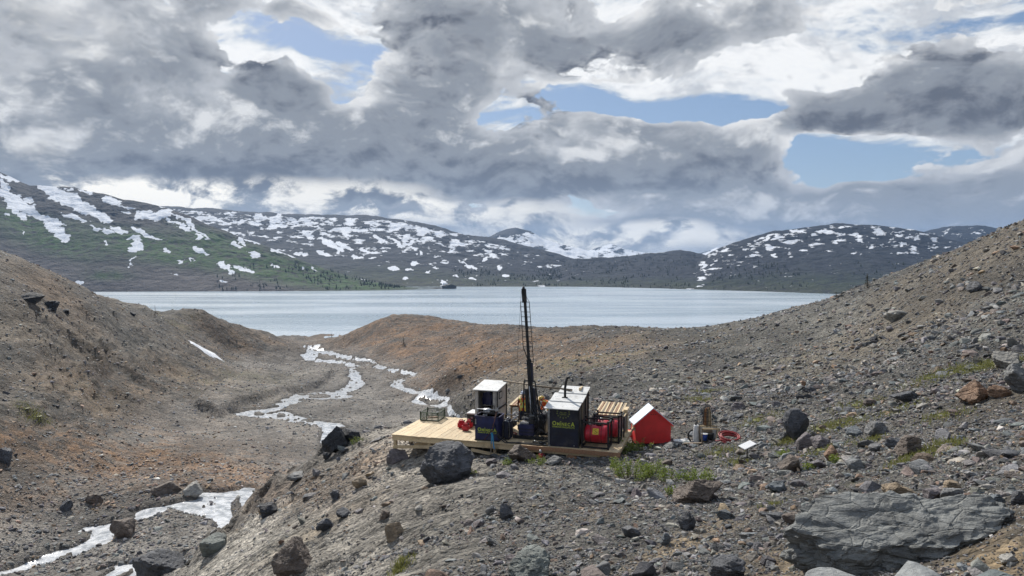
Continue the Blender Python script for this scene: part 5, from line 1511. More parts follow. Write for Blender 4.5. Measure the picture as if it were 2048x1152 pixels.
def build_deck_hoses():
    for k, (lab, m, pts) in enumerate((
        ('black hose running along the front edge of the platform', RUBBER, [(5.0, 0.5, 0.55), (5.15, 0.05, 0.25), (5.5, 0.02, 0.03), (6.2, 0.12, 0.03), (7.0, 0.06, 0.03), (7.4, 0.16, 0.03)]),
        ('second black hose lying beside the blue tanks', RUBBER, [(4.9, 0.1, 0.80), (5.25, -0.02, 0.30), (5.6, 0.10, 0.025), (6.5, 0.30, 0.025), (7.2, 0.22, 0.025)]),
        ('grey hose looping from the drill towards the pump shack', GREASE, [(6.7, 0.7, 0.3), (7.0, 0.45, 0.6), (7.3, 0.6, 0.35), (7.38, 0.75, 0.06), (7.0, 0.5, 0.03)]),
        ('thick black hose curling in front of the pump shack corner', RUBBER, [(6.6, 0.5, 0.03), (7.0, 0.62, 0.03), (7.25, 0.4, 0.03), (7.1, 0.26, 0.06), (6.8, 0.36, 0.1)]),
        ('thin red hose coiled on the planks beside the drill', REDH, [(5.35 + 0.22 * math.cos(a * 0.5), 1.55 + 0.22 * math.sin(a * 0.5), 0.02 + 0.002 * a) for a in range(26)]))):
        t = on_deck('hose', lab, 'hose', 0, 0)
        MB().tube(pts, 0.028 if m is not REDH else 0.014, 8).build('tube', m, t)
        MB().tube([Vector(pts[-1]) - Vector((0, 0, 0)), Vector(pts[-1]) + (Vector(pts[-1]) - Vector(pts[-2])).normalized() * 0.09], 0.034 if m is not REDH else 0.02, 8).build('coupling', STEEL, t)
build_deck_hoses()

def build_pump_shack():
    t = on_deck('pump_shack', 'dark navy pump shack with lime lettering, emblem and patched pale roof', 'shack', 7.46, 0.18, 0.006)
    W, DP, h0, h1 = 1.24, 2.15, 1.72, 2.12
    MB().box((0.0, 0.0, 0.0), (W, 0.04, h0 - 0.01)).build('front_wall', NAVYDK, t)
    MB().box((0.0, 0.042, 0.0), (0.04, DP, h0)).build('side_wall', NAVYDK, t)
    MB().box((0.04, DP - 0.04, 0.0), (W, DP, h1 - 0.05)).build('back_wall', GREYB, t)
    nb = 9
    for k in range(nb):
        y0 = 0.045 + k * (DP - 0.09) / nb
        hh = h0 + (h1 - h0) * (y0 / DP) - 0.03
        MB().box((W - 0.035 + 0.008 * (k % 2), y0, 0.0), (W + 0.008 * (k % 2), y0 + (DP - 0.09) / nb - 0.012, hh)).build('wall_board', GREYB, t)
    for y in (0.0, 0.72, 1.42, DP - 0.06):
        MB().box((W + 0.012, y, 0.0), (W + 0.06, y + 0.055, h0 + (h1 - h0) * y / DP - 0.02)).build('wall_post', BLACK if y != 0.72 else W_OLD, t)
    MB().box((-0.05, -0.02, 0.0), (-0.002, 0.05, h0 - 0.05)).build('corner_post', STEEL, t)
    MB().box((W + 0.002, -0.03, 0.0), (W + 0.05, -0.002, h0 - 0.03)).build('corner_post', BLACK, t)
    # roof of three sheets
    for k, (y0, y1, dz, x0, x1) in enumerate(((-0.26, 0.55, 0.0, -0.18, W + 0.06), (0.50, 1.45, 0.035, -0.12, W + 0.10), (1.40, DP + 0.1, 0.07, 0.05, W + 0.10))):
        sl = (h1 - h0) / DP
        rf = MB().prism([(y0, h0 + sl * y0 + dz), (y1, h0 + sl * y1 + dz), (y1, h0 + sl * y1 + dz + 0.025), (y0, h0 + sl * y0 + dz + 0.025)], x0, x1)
        for v in rf.bm.verts:
            v.co = Vector((v.co.y, v.co.x, v.co.z))
        rf.build('roof_sheet', ROOFW, t)
    ex = MB().tube([(0.45, 1.0, h0 + 0.1), (0.45, 1.0, h0 + 0.65), (0.50, 1.0, h0 + 0.95), (0.56, 1.0, h0 + 1.14)], 0.055, 12).build('exhaust_pipe', BLACK, t)
    MB().tube([(0.54, 1.0, h0 + 1.10), (0.66, 0.98, h0 + 1.12)], 0.05, 10).build('rain_flap', BLACK, ex)
    MB().box((0.34, 0.86, h0 + 0.17), (0.58, 1.14, h0 + 0.25)).build('exhaust_collar', BLACK, ex)
    MB().box((0.92, 1.72, h1 + 0.03), (1.02, 2.2, h1 + 0.14)).build('roof_block', W_NEW, t)
    company_sign(t, 0.12, -0.006, 0.92, 0.98)
    # emblem: half wheel of blocks round a winged centre
    cx, cz, rr = 0.60, 1.42, 0.215
    for k in range(9):
        a = R(162 + k * 216 / 8)
        p = Vector((cx + rr * 1.25 * math.cos(a), -0.004, cz + 0.05 + rr * math.sin(a)))
        em = MB().box(p - Vector((0.030, 0.003, 0.034)), p + Vector((0.030, 0.003, 0.034)), 0.0, Matrix.Rotation(-(a + math.pi / 2), 3, 'Y'), p)
        em.build('emblem_block', OLIVE, t)
    MB().tube([(cx + 0.17 * math.cos(R(a)), -0.004, cz + 0.05 + 0.13 * math.sin(R(a))) for a in range(180, 361, 10)], 0.007, 5).build('emblem_arc', OLIVE, t)
    MB().prism([(cx - 0.13, cz + 0.01), (cx + 0.13, cz + 0.01), (cx + 0.10, cz - 0.03), (cx - 0.10, cz - 0.03)], -0.006, -0.001).build('emblem_bar', OLIVE, t)
    for sgn in (-1, 1):
        MB().prism([(cx + sgn * 0.01, cz + 0.07), (cx + sgn * 0.15, cz + 0.10), (cx + sgn * 0.14, cz + 0.05), (cx + sgn * 0.02, cz + 0.03)], -0.006, -0.001).build('emblem_wing', OLIVE, t)
    MB().lathe([(0.025, 0), (0.025, 0.02)], 10, 'Y', (1.08, -0.022, 0.09)).build('bolt', STEEL, t)
    MB().tube([(0.02, -0.03, 1.5), (-0.06, -0.03, 1.3), (-0.055, -0.03, 0.05)], 0.018, 6).build('drain_pipe', STEEL, t)
build_pump_shack()

def build_pole():
    a, b = D(4.35, 3.30, 2.15), D(8.1, 1.75, 2.18)
    t = thing('timber_pole', 'long thin peeled pole slung between the two shack roofs', 'pole', a)
    MB().tube([(0, 0, 0), (b - a) * 0.5 + Vector((0, 0, -0.03)), b - a], [0.035, 0.04, 0.045], 8).build('shaft', W_OLD, t)
    MB().tube([Vector((-.0, 0, -0.06)), Vector((0.01, 0, 0.05))], 0.02, 6).build('lashing', BROWNR, t)
build_pole()

def fuel_tank(u, v, label, sticker, H, rz=0.0, L=1.12):
    t = on_deck('fuel_tank', label, 'fuel tank', u, v, 0.006, rz, 'caged red fuel tanks')
    Wd = 0.80
    for x in (0, L):
        for y in (0, Wd):
            MB().bar((x, y, 0), (x, y, H), 0.065).build('cage_post', BLACK, t)
            MB().box((x - 0.05, y - 0.05, H), (x + 0.05, y + 0.05, H + 0.05)).build('cage_cap', BLACK, t)
    for z in (0.05, H - 0.05):
        for a, b in (((0.034, 0, z), (L - 0.034, 0, z)), ((0.034, Wd, z), (L - 0.034, Wd, z)), ((0, 0.034, z), (0, Wd - 0.034, z)), ((L, 0.034, z), (L, Wd - 0.034, z))):
            MB().bar(a, b, 0.06).build('cage_rail', BLACK, t)
    r_ = 0.37
    MB().lathe([(0.02, 0.06), (r_ * 0.72, 0.065), (r_ * 0.93, 0.10), (r_, 0.16), (r_, L - 0.16), (r_ * 0.93, L - 0.10), (r_ * 0.72, L - 0.065), (0.02, L - 0.06)], 28, 'X', (0, Wd / 2, 0.55)).build('tank', REDP, t)
    for x in (0.33, 0.80):
        MB().lathe([(r_ + 0.006, x), (r_ + 0.006, x + 0.02)], 28, 'X', (0, Wd / 2, 0.55)).build('strap', BLACK, t)
    MB().lathe([(0.06, 0), (0.06, 0.08), (0.04, 0.10)], 14, 'Z', (0.25, Wd / 2, 0.90)).build('filler_cap', STEEL, t)
    MB().box((0.55, Wd / 2 - 0.08, 0.92), (0.78, Wd / 2 + 0.08, 1.02), 0.02).build('fill_pump', GREASE, t)
    if sticker:
        a = R(28)
        q = MB().box((0.44, -0.004, -0.13), (0.70, 0.004, 0.13))
        bmesh.ops.rotate(q.bm, verts=q.bm.verts, cent=(0, 0, 0), matrix=Matrix.Rotation(-a, 3, 'X'))
        bmesh.ops.translate(q.bm, verts=q.bm.verts, vec=(0, Wd / 2 - (r_ + 0.012) * math.cos(a), 0.55 + (r_ + 0.012) * math.sin(a)))
        s_ = q.build('hazard_sticker', YELLOW, t)
        q = MB().tube([(0.49, 0, -0.07), (0.57, 0, -0.08), (0.65, 0, -0.05), (0.57, 0, 0.0), (0.52, 0, 0.05), (0.60, 0, 0.09)], 0.010, 5)
        bmesh.ops.rotate(q.bm, verts=q.bm.verts, cent=(0, 0, 0), matrix=Matrix.Rotation(-a, 3, 'X'))
        bmesh.ops.translate(q.bm, verts=q.bm.verts, vec=(0, Wd / 2 - (r_ + 0.016) * math.cos(a), 0.55 + (r_ + 0.016) * math.sin(a)))
        q.build('hazard_mark', BLACK, s_)
fuel_tank(8.86, 0.30, 'red fuel tank with a yellow hazard sticker in a black steel cage', True, 1.16)
fuel_tank(9.18, 1.40, 'red fuel tank in a taller black cage behind the stickered one', False, 1.20, 0.0, 1.08)

ORD = [w_ + ' ' for w_ in 'first second third fourth fifth sixth seventh eighth ninth tenth eleventh twelfth last'.split()]
def build_back_racks():
    t = on_deck('steel_crate', 'grey sided steel crate in a black frame behind the fuel tanks', 'crate', 9.62, 2.55, 0.006)
    for x in (0, 0.7):
        for y in (0, 1.1):
            MB().bar((x, y, 0), (x, y, 0.95), 0.06).build('post', BLACK, t)
    MB().box((0.66, 0.04, 0.15), (0.69, 1.06, 0.85)).build('side_panel', GREYB, t)
    MB().box((0.04, 0.03, 0.15), (0.64, 0.06, 0.9)).build('front_panel', PLYW, t)
    MB().bar((0, 0, 0.93), (0.7, 0, 0.93), 0.05).build('rail', BLACK, t)
    MB().bar((0.7, 0.03, 0.93), (0.7, 1.07, 0.93), 0.05).build('rail', W_NEW, t)
    def rack(u, v, w, d, z0, z1, n, label, slat_lab):
        q = on_deck('sawhorse_rack', label, 'rack', u, v, 0.006)
        for x in (0.05, w - 0.05):
            for y, z in ((0.1, z0), (d - 0.1, z1)):
                MB().bar((x, y, -0.9 if v + y > 3.9 else 0.0), (x, y, z - 0.06), 0.07).build('leg', W_OLD, q)
        for y, z in ((0.1, z0), (d - 0.1, z1)):
            MB().bar((0, y, z - 0.05), (w, y, z - 0.05), 0.06, 0.09).build('crossbar', BLACK, q)
        for k in range(n):
            x = (k + 0.5) * w / n
            b_ = on_deck('lumber_length', ORD[k] + slat_lab, 'board', u + x, v, 0.0, random.uniform(-0.02, 0.02), 'boards on ' + label.split(' behind')[0])
            tt = random.uniform(0, 0.06)
            MB().bar((0, -0.12 - tt, z0 + 0.03), (0, d + 0.1 - tt, z1 + 0.03), w / n * 0.78, 0.05).build('board', (W_NEW, W_RED, W_NEW, W_OLD)[k % 4], b_)
            MB().bar((0, -0.13 - tt, z0 + 0.03), (0, -0.121 - tt, z0 + 0.03), w / n * 0.76, 0.048).build('board_end', W_RED, b_)
    rack(8.95, 2.75, 1.25, 1.7, 0.92, 1.12, 13, 'lumber rack behind the fuel tanks', 'board from the pump shack side on the rack behind the fuel tanks')
    rack(4.55, 3.75, 1.15, 1.6, 0.86, 0.98, 7, 'lumber rack behind the worker in the orange vest', 'board from the tool shack side on the rack behind the worker')
    f = on_deck('firewood_stack', 'small stack of split log ends beside the pump shack', 'log stack', 8.85, 4.05, 0.0)
    k = 0
    for row in range(5):
        for c_ in range(4):
            MB().tube([(c_ * 0.13 + row * 0.03, 0, 0.55 + row * 0.12), (c_ * 0.13 + row * 0.03 + 0.05, 0.5, 0.55 + row * 0.12)], 0.058, 8).build('log', BARK if (row + c_) % 2 else W_NEW, f)
    MB().box((-0.05, 0.05, -0.6), (0.6, 0.45, 0.48)).build('stand', W_OLD, f)
    s_ = on_deck('tarp', 'grey tarp hung over gear between the pump shack and the lumber rack', 'tarp', 8.78, 2.45, 0.006)
    MB().prism([(0.0, 0.0), (0.42, 0.0), (0.44, 0.75), (0.30, 1.0), (0.22, 1.02), (0.0, 0.72)], 0, 0.4).build('sheet', SACK, s_)
    MB().bar((0.2, 0.2, 0.95), (0.2, 0.2, 1.06), 0.05).build('support', BLACK, s_)
    l_ = on_deck('lumber_offcut', 'pale upright lumber post capped by a short beam beyond the rack', 'post', 10.22, 3.55, 0.0)
    MB().box((0, 0, 0.0), (0.13, 0.13, 0.95)).build('post', W_NEW, l_)
    MB().box((-0.02, -0.25, 0.951), (0.15, 0.45, 1.10)).build('cap_beam', W_NEW, l_)
build_back_racks()

def build_work_table():
    t = on_deck('steel_table', 'small steel frame table beside the tool shack', 'table', 4.72, 1.62, 0.006)
    for x in (0, 0.62):
        for y in (0, 0.9):
            MB().bar((x, y, 0), (x, y, 0.66), 0.04).build('leg', GREASE, t)
    MB().bar((0, 0, 0.66), (0.62, 0, 0.66), 0.04).build('rail', STEEL, t)
    MB().bar((0, 0.9, 0.66), (0.62, 0.9, 0.66), 0.04).build('rail', STEEL, t)
    MB().bar((0.62, 0.02, 0.66), (0.62, 0.88, 0.66), 0.04).build('rail', STEEL, t)
    MB().bar((0, 0.02, 0.20), (0.62, 0.02, 0.20), 0.03).build('rail', BLACK, t)
    MB().box((0.05, 0.3, 0.55), (0.60, 0.86, 0.60), 0, Matrix.Rotation(R(-14), 3, 'X'), (0.3, 0.5, 0.58)).build('tray', W_NEW, t)
    MB().box((0.03, 0.35, 0.22), (0.58, 0.88, 0.42), 0.02).build('drawer', NAVYDK, t)
    p = on_deck('plank_upright', 'pale plank standing on end behind the drill power pack', 'plank', 5.62, 1.75, 0.006)
    MB().box((0, 0, 0), (0.16, 0.05, 0.62)).build('board', W_NEW, p)
    MB().box((0.0, 0.051, 0.3), (0.16, 0.09, 0.36)).build('cleat', W_OLD, p)
build_work_table()
# ------------------------------------------------------------------ things on the ground round the platform
def gpt(px, py):
    p = project([px], [py], ground_h)[0]
    return Vector(p)

def build_hut():
    p = gpt(1307, 890)
    g = [float(ground_h(np.array([p.x + dx]), np.array([p.y + dy]))[0]) for dx in (-0.85, 0.85) for dy in (0.1, 1.5)]
    k = p.y / FPX
    W, DP, he, ha = 72 * k, 0.95, 45 * k, 76 * k
    t = thing('red_hut', 'small bright red plywood hut with a pale metal gable roof', 'hut', (p.x - 0.02, p.y, min(g) + 0.06), R(3))
    h = W / 2
    MB().prism([(-h, 0.10), (h, 0.10), (h, he), (0, ha - 0.05), (-h, he)], 0, 0.04).build('front_wall', HUTRED, t)
    MB().prism([(-h, 0.10), (h, 0.10), (h, he), (0, ha - 0.05), (-h, he)], DP - 0.04, DP).build('back_wall', HUTRED, t)
    for s in (-1, 1):
        MB().box((s * h - (0.0 if s < 0 else 0.04), 0.042, 0.10), (s * h + (0.04 if s < 0 else 0.0), DP - 0.042, he)).build('side_wall', HUTRED, t)
        sl = (ha - he) / h
        o = MB()
        ov = 0.10
        o.prism([(0, ha - 0.01), (s * (h + ov), he - sl * ov), (s * (h + ov), he - sl * ov + 0.05), (0, ha + 0.04)], -0.06, DP + 0.05)
        o.build('roof_sheet', ROOFM, t)
        MB().prism([(0, ha - 0.09), (s * (h + ov), he - sl * ov - 0.08), (s * (h + ov), he - sl * ov - 0.004), (0, ha - 0.014)], -0.085, -0.062).build('barge_board', HUTRED, t)
        MB().box((s * h + (0.002 if s > 0 else -0.10), 0.06, 0.72), (s * h + (0.10 if s > 0 else -0.002), 0.36, 1.02)).build('side_block', W_NEW, t)
        MB().bar((s * (h - 0.12), 0.0, 0.05), (s * (h - 0.12), DP, 0.05), 0.09, 0.10).build('runner', BLACK, t)
    for x in (-0.10, 0.0, 0.10):
        MB().lathe([(0.022, -0.004), (0.022, 0.002)], 10, 'Y', (x, -0.001, ha - 0.30)).build('vent_hole', BLACK, t)
    s_ = thing('red_step', 'short red plank bench between the hut and the platform', 'bench', (p.x - h - 0.42, p.y + 0.75, min(g) + 0.0), R(-10))
    MB().box((-0.05, 0, 0.46), (0.42, 0.5, 0.52)).build('seat', HUTRED, s_)
    MB().box((-0.05, 0.0, 0.28), (0.42, 0.04, 0.36)).build('rail', HUTRED, s_)
    for x in (0.0, 0.36):
        MB().box((x, 0.06, -0.1), (x + 0.05, 0.46, 0.458)).build('leg', HUTRED, s_)
build_hut()

def build_stake():
    p = gpt(981, 914)
    t = thing('survey_stake', 'wooden stake flying a blue ribbon in front of the platform', 'stake', p, 0)
    MB().bar((0, 0, -0.1), (0.06, 0.02, 1.22), 0.045).build('stick', W_OLD, t)
    MB().prism([(0.05, 1.06), (0.11, 1.05), (0.15, 0.62), (0.19, 0.34), (0.13, 0.40), (0.09, 0.70)], -0.03, -0.022).build('ribbon', BLUER, t)
    MB().prism([(0.03, 1.05), (0.06, 1.05), (0.05, 0.58), (0.02, 0.60)], -0.035, -0.028).build('ribbon', BLUER, t)
    MB().box((0.01, -0.03, 1.02), (0.10, 0.05, 1.08)).build('knot', BLUER, t)
    r_ = thing('rope', 'brown rope stretched from the blue tank down past the stake', 'rope', (0, 0, 0))
    a = D(5.05, 0.20, 1.35); b = p + Vector((0.05, -0.03, 1.15)); c = gpt(943, 907) + Vector((0, 0, 0.02))
    MB().tube([a, (a + b) / 2 + Vector((0, 0, -0.03)), b, (b + c) / 2 + Vector((0, 0, -0.04)), c], 0.016, 6).build('strand', BROWNR, r_)
    MB().tube([b + Vector((-.03, 0, -.02)), b + Vector((.03, -.02, .02))], 0.03, 6).build('hitch', BROWNR, r_)
build_stake()

def build_extinguisher():
    p = gpt(1081, 916)
    t = thing('hand_pump', 'small red pump with a silver head in front of the platform', 'pump', p, R(10))
    MB().lathe([(0.07, -0.02), (0.10, 0.02), (0.09, 0.14), (0.04, 0.22)], 14).build('body', REDP, t)
    MB().lathe([(0.05, 0.20), (0.07, 0.26), (0.06, 0.32), (0.02, 0.36)], 14).build('head', STEEL, t)
    MB().tube([(0.04, 0, 0.22), (0.16, 0.02, 0.12), (0.24, 0.0, 0.02)], 0.02, 6).build('hose', REDH, t)
    q = thing('hose', 'black hose looped on the stones beside the red pump', 'hose', gpt(1100, 921), 0)
    MB().tube([(0.22 * math.cos(a * 0.6) * (1 - a * 0.01), 0.16 * math.sin(a * 0.6), 0.03 + 0.05 * abs(math.sin(a * 0.4))) for a in range(22)], 0.02, 6).build('tube', RUBBER, q)
    MB().tube([(0.2, 0.0, 0.03), (0.27, 0.02, 0.05)], 0.028, 6).build('coupling', STEEL, q)
    pst = gpt(1254, 893)
    pp = thing('steel_post', 'thin black steel post beside the platform corner', 'post', pst, 0)
    MB().bar((0, 0, -0.1), (0, 0, 0.62), 0.05).build('shaft', BLACK, pp)
    MB().box((-0.06, -0.06, -0.02), (0.06, 0.06, 0.015)).build('foot', BLACK, pp)
build_extinguisher()

def build_gear_pile():
    k = gpt(1400, 884).y / FPX
    def at(px, py, dz=0.0):
        return gpt(px, py) + Vector((0, 0, dz))
    # tyre like hoop
    t = thing('rubber_hoop', 'black rubber hoop standing on edge at the gear pile', 'hoop', at(1384, 881), R(15))
    MB().tube([(0.20 * math.cos(a * R(15)), 0.0, 0.24 + 0.25 * math.sin(a * R(15))) for a in range(24)], 0.045, 8, closed=True).build('ring', RUBBER, t)
    MB().box((-0.05, -0.06, -0.03), (0.07, 0.06, 0.02)).build('chock', W_OLD, t)
    # white ribbed sacks
    t = thing('sack_roll', 'tall white ribbed sack slumped beside the rubber hoop', 'sack', at(1396, 884), 0)
    MB().tube([(-0.04 - 0.03 * math.sin(h * 3), 0.05, h) for h in np.linspace(-0.02, 0.78, 17)], [0.16 + 0.02 * (i % 2) - 0.06 * (i / 16) ** 2 for i in range(17)], 12).build('body', WHITEF, t)
    MB().tube([(-0.10, 0.05, 0.78), (-0.08, 0.05, 0.90), (-0.02, 0.05, 0.93)], [0.05, 0.03, 0.02], 8).build('tie', BLACK, t)
    t = thing('cloth', 'crumpled white cloth spread on stones at the gear pile', 'cloth', at(1366, 884), 0)
    bm = MB()
    bmesh.ops.create_grid(bm.bm, x_segments=14, y_segments=8, size=0.5)
    for v in bm.bm.verts:
        v.co = Vector((v.co.x * 0.85, v.co.y * 0.5, 0.07 + 0.10 * mnoise.noise(Vector((v.co.x * 4, v.co.y * 5, 3)))))
    ext = bmesh.ops.extrude_face_region(bm.bm, geom=list(bm.bm.faces))
    bmesh.ops.translate(bm.bm, verts=[g for g in ext['geom'] if isinstance(g, bmesh.types.BMVert)], vec=(0, 0, -0.02))
    bm.build('sheet', WHITEF, t)
    MB().tube([(-0.3, -0.2, 0.03), (0.3, -0.2, 0.03)], 0.03, 6).build('rolled_edge', WHITEF, t)
    t = thing('tote_bag', 'black open topped tote bag in the gear pile', 'bag', at(1404, 882, 0.0) + Vector((0, 0.25, 0.10)), R(-5))
    MB().prism([(-0.13, 0.0), (0.17, 0.0), (0.20, 0.62), (-0.17, 0.60)], 0, 0.28).build('body', RUBBER, t)
    MB().tube([(-0.12, 0.02, 0.60), (-0.16, 0.02, 0.86), (-0.20, 0.02, 0.92)], 0.015, 6).build('handle', RUBBER, t)
    MB().tube([(0.14, 0.02, 0.60), (0.16, 0.02, 0.74), (0.22, 0.02, 0.70)], 0.015, 6).build('handle', STEEL, t)
    # crate with a clear front
    t = thing('wooden_crate', 'pale wooden crate frame holding buckets at the gear pile', 'crate', at(1421, 884), R(-3))
    for x in (-0.38, 0.38):
        for y in (0, 0.5):
            MB().bar((x, y, -0.05), (x, y, 0.62), 0.05).build('post', W_OLD, t)
    MB().bar((-0.36, 0, 0.60), (0.36, 0, 0.60), 0.04, 0.07).build('rail', W_NEW, t)
    MB().bar((-0.36, 0.5, 0.60), (0.36, 0.5, 0.60), 0.04, 0.07).build('rail', W_NEW, t)
    MB().box((-0.35, 0.47, 0.02), (0.35, 0.495, 0.56)).build('back_panel', PLYW, t)
    MB().bar((0.20, -0.035, 0.02), (0.33, -0.035, 0.56), 0.04, 0.04).build('brace', W_NEW, t)
    for nm, x, m, lab in (('bucket', -0.22, BLUEP, 'blue bucket with a white rim in the wooden crate'), ('bucket', 0.06, BLACK, 'black bucket beside the blue one in the crate')):
        b = thing(nm, lab, 'bucket', at(1421, 884) + Vector((x, 0.2, 0.03)), 0)
        MB().lathe([(0.11, 0.0), (0.14, 0.28)], 18).build('body', m, b)
        MB().lathe([(0.15, 0.281), (0.15, 0.31)], 18).build('rim', WHITE if m is BLUEP else BLACK, b)
        MB().tube([(0.14 * math.cos(R(a)), -0.02, 0.27 + 0.1 * math.sin(R(a)) * -1) for a in range(0, 181, 20)], 0.006, 5).build('bail', STEEL, b)
    # firewood in a net
    t = thing('netted_firewood', 'upright bundle of split firewood in a black net', 'firewood', at(1424, 884) + Vector((0, 0.75, 0.50)), R(8))
    r_ = random.Random(11)
    MB().box((-0.3, -0.25, -0.6), (0.3, 0.25, -0.01)).build('stand', W_OLD, t)
    for i in range(11):
        a = i * 2.4; rr = 0.05 + 0.16 * (i / 11)
        x, y = rr * math.cos(a), rr * math.sin(a)
        MB().bar((x, y, 0), (x * 0.65, y * 0.65, 0.95 - 0.9 * rr), 0.085, 0.06, (math.cos(a), math.sin(a), 0)).build('split_log', (BARK, W_RED, W_NEW, W_OLD)[i % 4], t)
    net = MB()
    for i in range(9):
        a = i * R(40)
        net.tube([(0.25 * math.cos(a), 0.25 * math.sin(a), 0.0), (0.25 * math.cos(a), 0.25 * math.sin(a), 0.5), (0.19 * math.cos(a), 0.19 * math.sin(a), 0.85), (0.05 * math.cos(a), 0.05 * math.sin(a), 1.04)], 0.012, 5)
    for h, r0 in ((0.12, 0.25), (0.32, 0.25), (0.52, 0.245), (0.70, 0.22), (0.86, 0.185), (0.97, 0.11)):
        net.tube([(r0 * math.cos(R(a)), r0 * math.sin(R(a)), h) for a in range(0, 360, 20)], 0.010, 5, closed=True)
    net.build('net', BLACK, t)['kind'] = 'stuff'
    t = thing('grey_plank', 'grey plank lying in front of the gear pile', 'plank', at(1402, 888), R(3))
    MB().box((-0.78, -0.07, 0.02), (0.75, 0.07, 0.06)).build('board', W_OLD, t)
    MB().box((-0.80, -0.09, -0.06), (-0.66, 0.09, 0.016)).build('batten', BLACK, t)
    t = thing('hose_coil', 'coil of red hose lying on the rubble slope', 'hose', at(1462, 882), R(10))
    r_ = random.Random(3)
    for i in range(9):
        rr = 0.45 - 0.03 * (i % 4); z = 0.04 + 0.020 * i
        q = [(rr * math.cos(R(a)) + 0.012 * (i % 2), rr * 0.85 * math.sin(R(a)) + 0.02 * i, z + 0.10 * math.sin(R(a))) for a in range(0, 360, 12)]
        MB().tube(q, 0.026, 7, closed=True).build('loop', REDH, t)
    MB().tube([(-0.38, 0, 0.08), (-0.6, -0.05, 0.05), (-0.70, 0.05, 0.04)], 0.026, 7).build('loose_end', REDH, t)
build_gear_pile()

def build_dish():
    p = gpt(1494, 921)
    t = thing('satellite_dish', 'white rectangular satellite dish on a black stand', 'dish', p, R(0))
    k = p.y / FPX
    MB().tube([(0, 0, 0.10), (0.0, 0.0, 0.50)], 0.022, 10).build('mast', BLACK, t)
    for a in (20, 160, 215, 325):
        MB().tube([(0, 0, 0.14), (0.33 * math.cos(R(a)), 0.33 * math.sin(R(a)), 0.0)], 0.016, 6).build('stand_leg', BLACK, t)
    pan = MB().box((-0.29, -0.19, 0), (0.29, 0.19, 0.03), 0.012)
    bmesh.ops.rotate(pan.bm, verts=pan.bm.verts, cent=(0, 0, 0), matrix=Matrix.Rotation(R(24), 3, 'Z'))
    bmesh.ops.rotate(pan.bm, verts=pan.bm.verts, cent=(0, 0, 0), matrix=Matrix.Rotation(R(14), 3, 'X') @ Matrix.Rotation(R(-12), 3, 'Y'))
    bmesh.ops.translate(pan.bm, verts=pan.bm.verts, vec=(0.01, 0, 0.58))
    pan.build('panel', WHITE, t)
    MB().box((-0.05, -0.05, 0.49), (0.06, 0.05, 0.57), 0.01).build('mount', BLACK, t)
build_dish()

# ------------------------------------------------------------------ people
def skin_body(name, parent, J, E, root, mats, pick):
    me = bpy.data.meshes.new(name)
    names = list(J)
    me.from_pydata([J[n][0] for n in names], [(names.index(a), names.index(b)) for a, b in E], [])
    o = bpy.data.objects.new(name, me); COL.objects.link(o)
    sk = o.modifiers.new('skin', 'SKIN'); sk.use_smooth_shade = True
    lay = me.skin_vertices[0] if me.skin_vertices else None
    if lay is None:
        me.attributes.new('skin', 'FLOAT', 'POINT')
    for i, n in enumerate(names):
        r = J[n][1]
        d = me.skin_vertices[0].data[i]
        d.radius = r if isinstance(r, tuple) else (r, r)
        d.use_root = (n == root)
    sb = o.modifiers.new('sub', 'SUBSURF'); sb.levels = 2; sb.render_levels = 2
    dg = bpy.context.evaluated_depsgraph_get()
    ev = bpy.data.meshes.new_from_object(o.evaluated_get(dg))
    bpy.data.objects.remove(o); bpy.data.meshes.remove(me)
    ev.name = name
    ev.materials.clear()
    for m in mats:
        ev.materials.append(m)
    for p in ev.polygons:
        p.material_index = pick(p.center)
        p.use_smooth = True
    b = bpy.data.objects.new(name, ev); COL.objects.link(b)
    b.parent = parent
    return b

def fingers(J, E, side, wrist, palm_dir, bend):
    w = Vector(wrist); d = Vector(palm_dir).normalized(); b = Vector(bend).normalized(); s = d.cross(b).normalized()
    palm = w + d * 0.07
    J['palm' + side] = (tuple(palm), (0.036, 0.020)); E.append(('wrist' + side, 'palm' + side))
    for i, (off, ln) in enumerate(((-0.030, 0.055), (-0.010, 0.065), (0.010, 0.062), (0.030, 0.050))):
        k = palm + s * off + d * 0.03; t = k + d * ln * 0.6 + b * ln * 0.5
        J['k%s%d' % (side, i)] = (tuple(k), 0.010); J['t%s%d' % (side, i)] = (tuple(t), 0.008)
        E.append(('palm' + side, 'k%s%d' % (side, i))); E.append(('k%s%d' % (side, i), 't%s%d' % (side, i)))
    t0 = w + d * 0.035 - s * 0.035; t1 = t0 + d * 0.035 - s * 0.02 + b * 0.02
    J['th%s' % side] = (tuple(t0), 0.012); J['tt%s' % side] = (tuple(t1), 0.009)
    E.append(('palm' + side, 'th%s' % side)); E.append(('th%s' % side, 'tt%s' % side))

def torso_shell(name, body, parent, test, off, mats, pick):
    me = body.data; keep = [p for p in me.polygons if test(p.center)]
    idx = {}; V, F, MI = [], [], []
    for p in keep:
        f = []
        for v in p.vertices:
            if v not in idx:
                idx[v] = len(V); V.append(me.vertices[v].co + me.vertices[v].normal * off)
            f.append(idx[v])
        F.append(f); MI.append(pick(p.center))
    m2 = bpy.data.meshes.new(name); m2.from_pydata([tuple(v) for v in V], [], F)
    for m in mats:
        m2.materials.append(m)
    for p, mi in zip(m2.polygons, MI):
        p.material_index = mi; p.use_smooth = True
    o = bpy.data.objects.new(name, m2); COL.objects.link(o); o.parent = parent
    sd_ = o.modifiers.new('thickness', 'SOLIDIFY'); sd_.thickness = 0.008; sd_.offset = -1
    return o

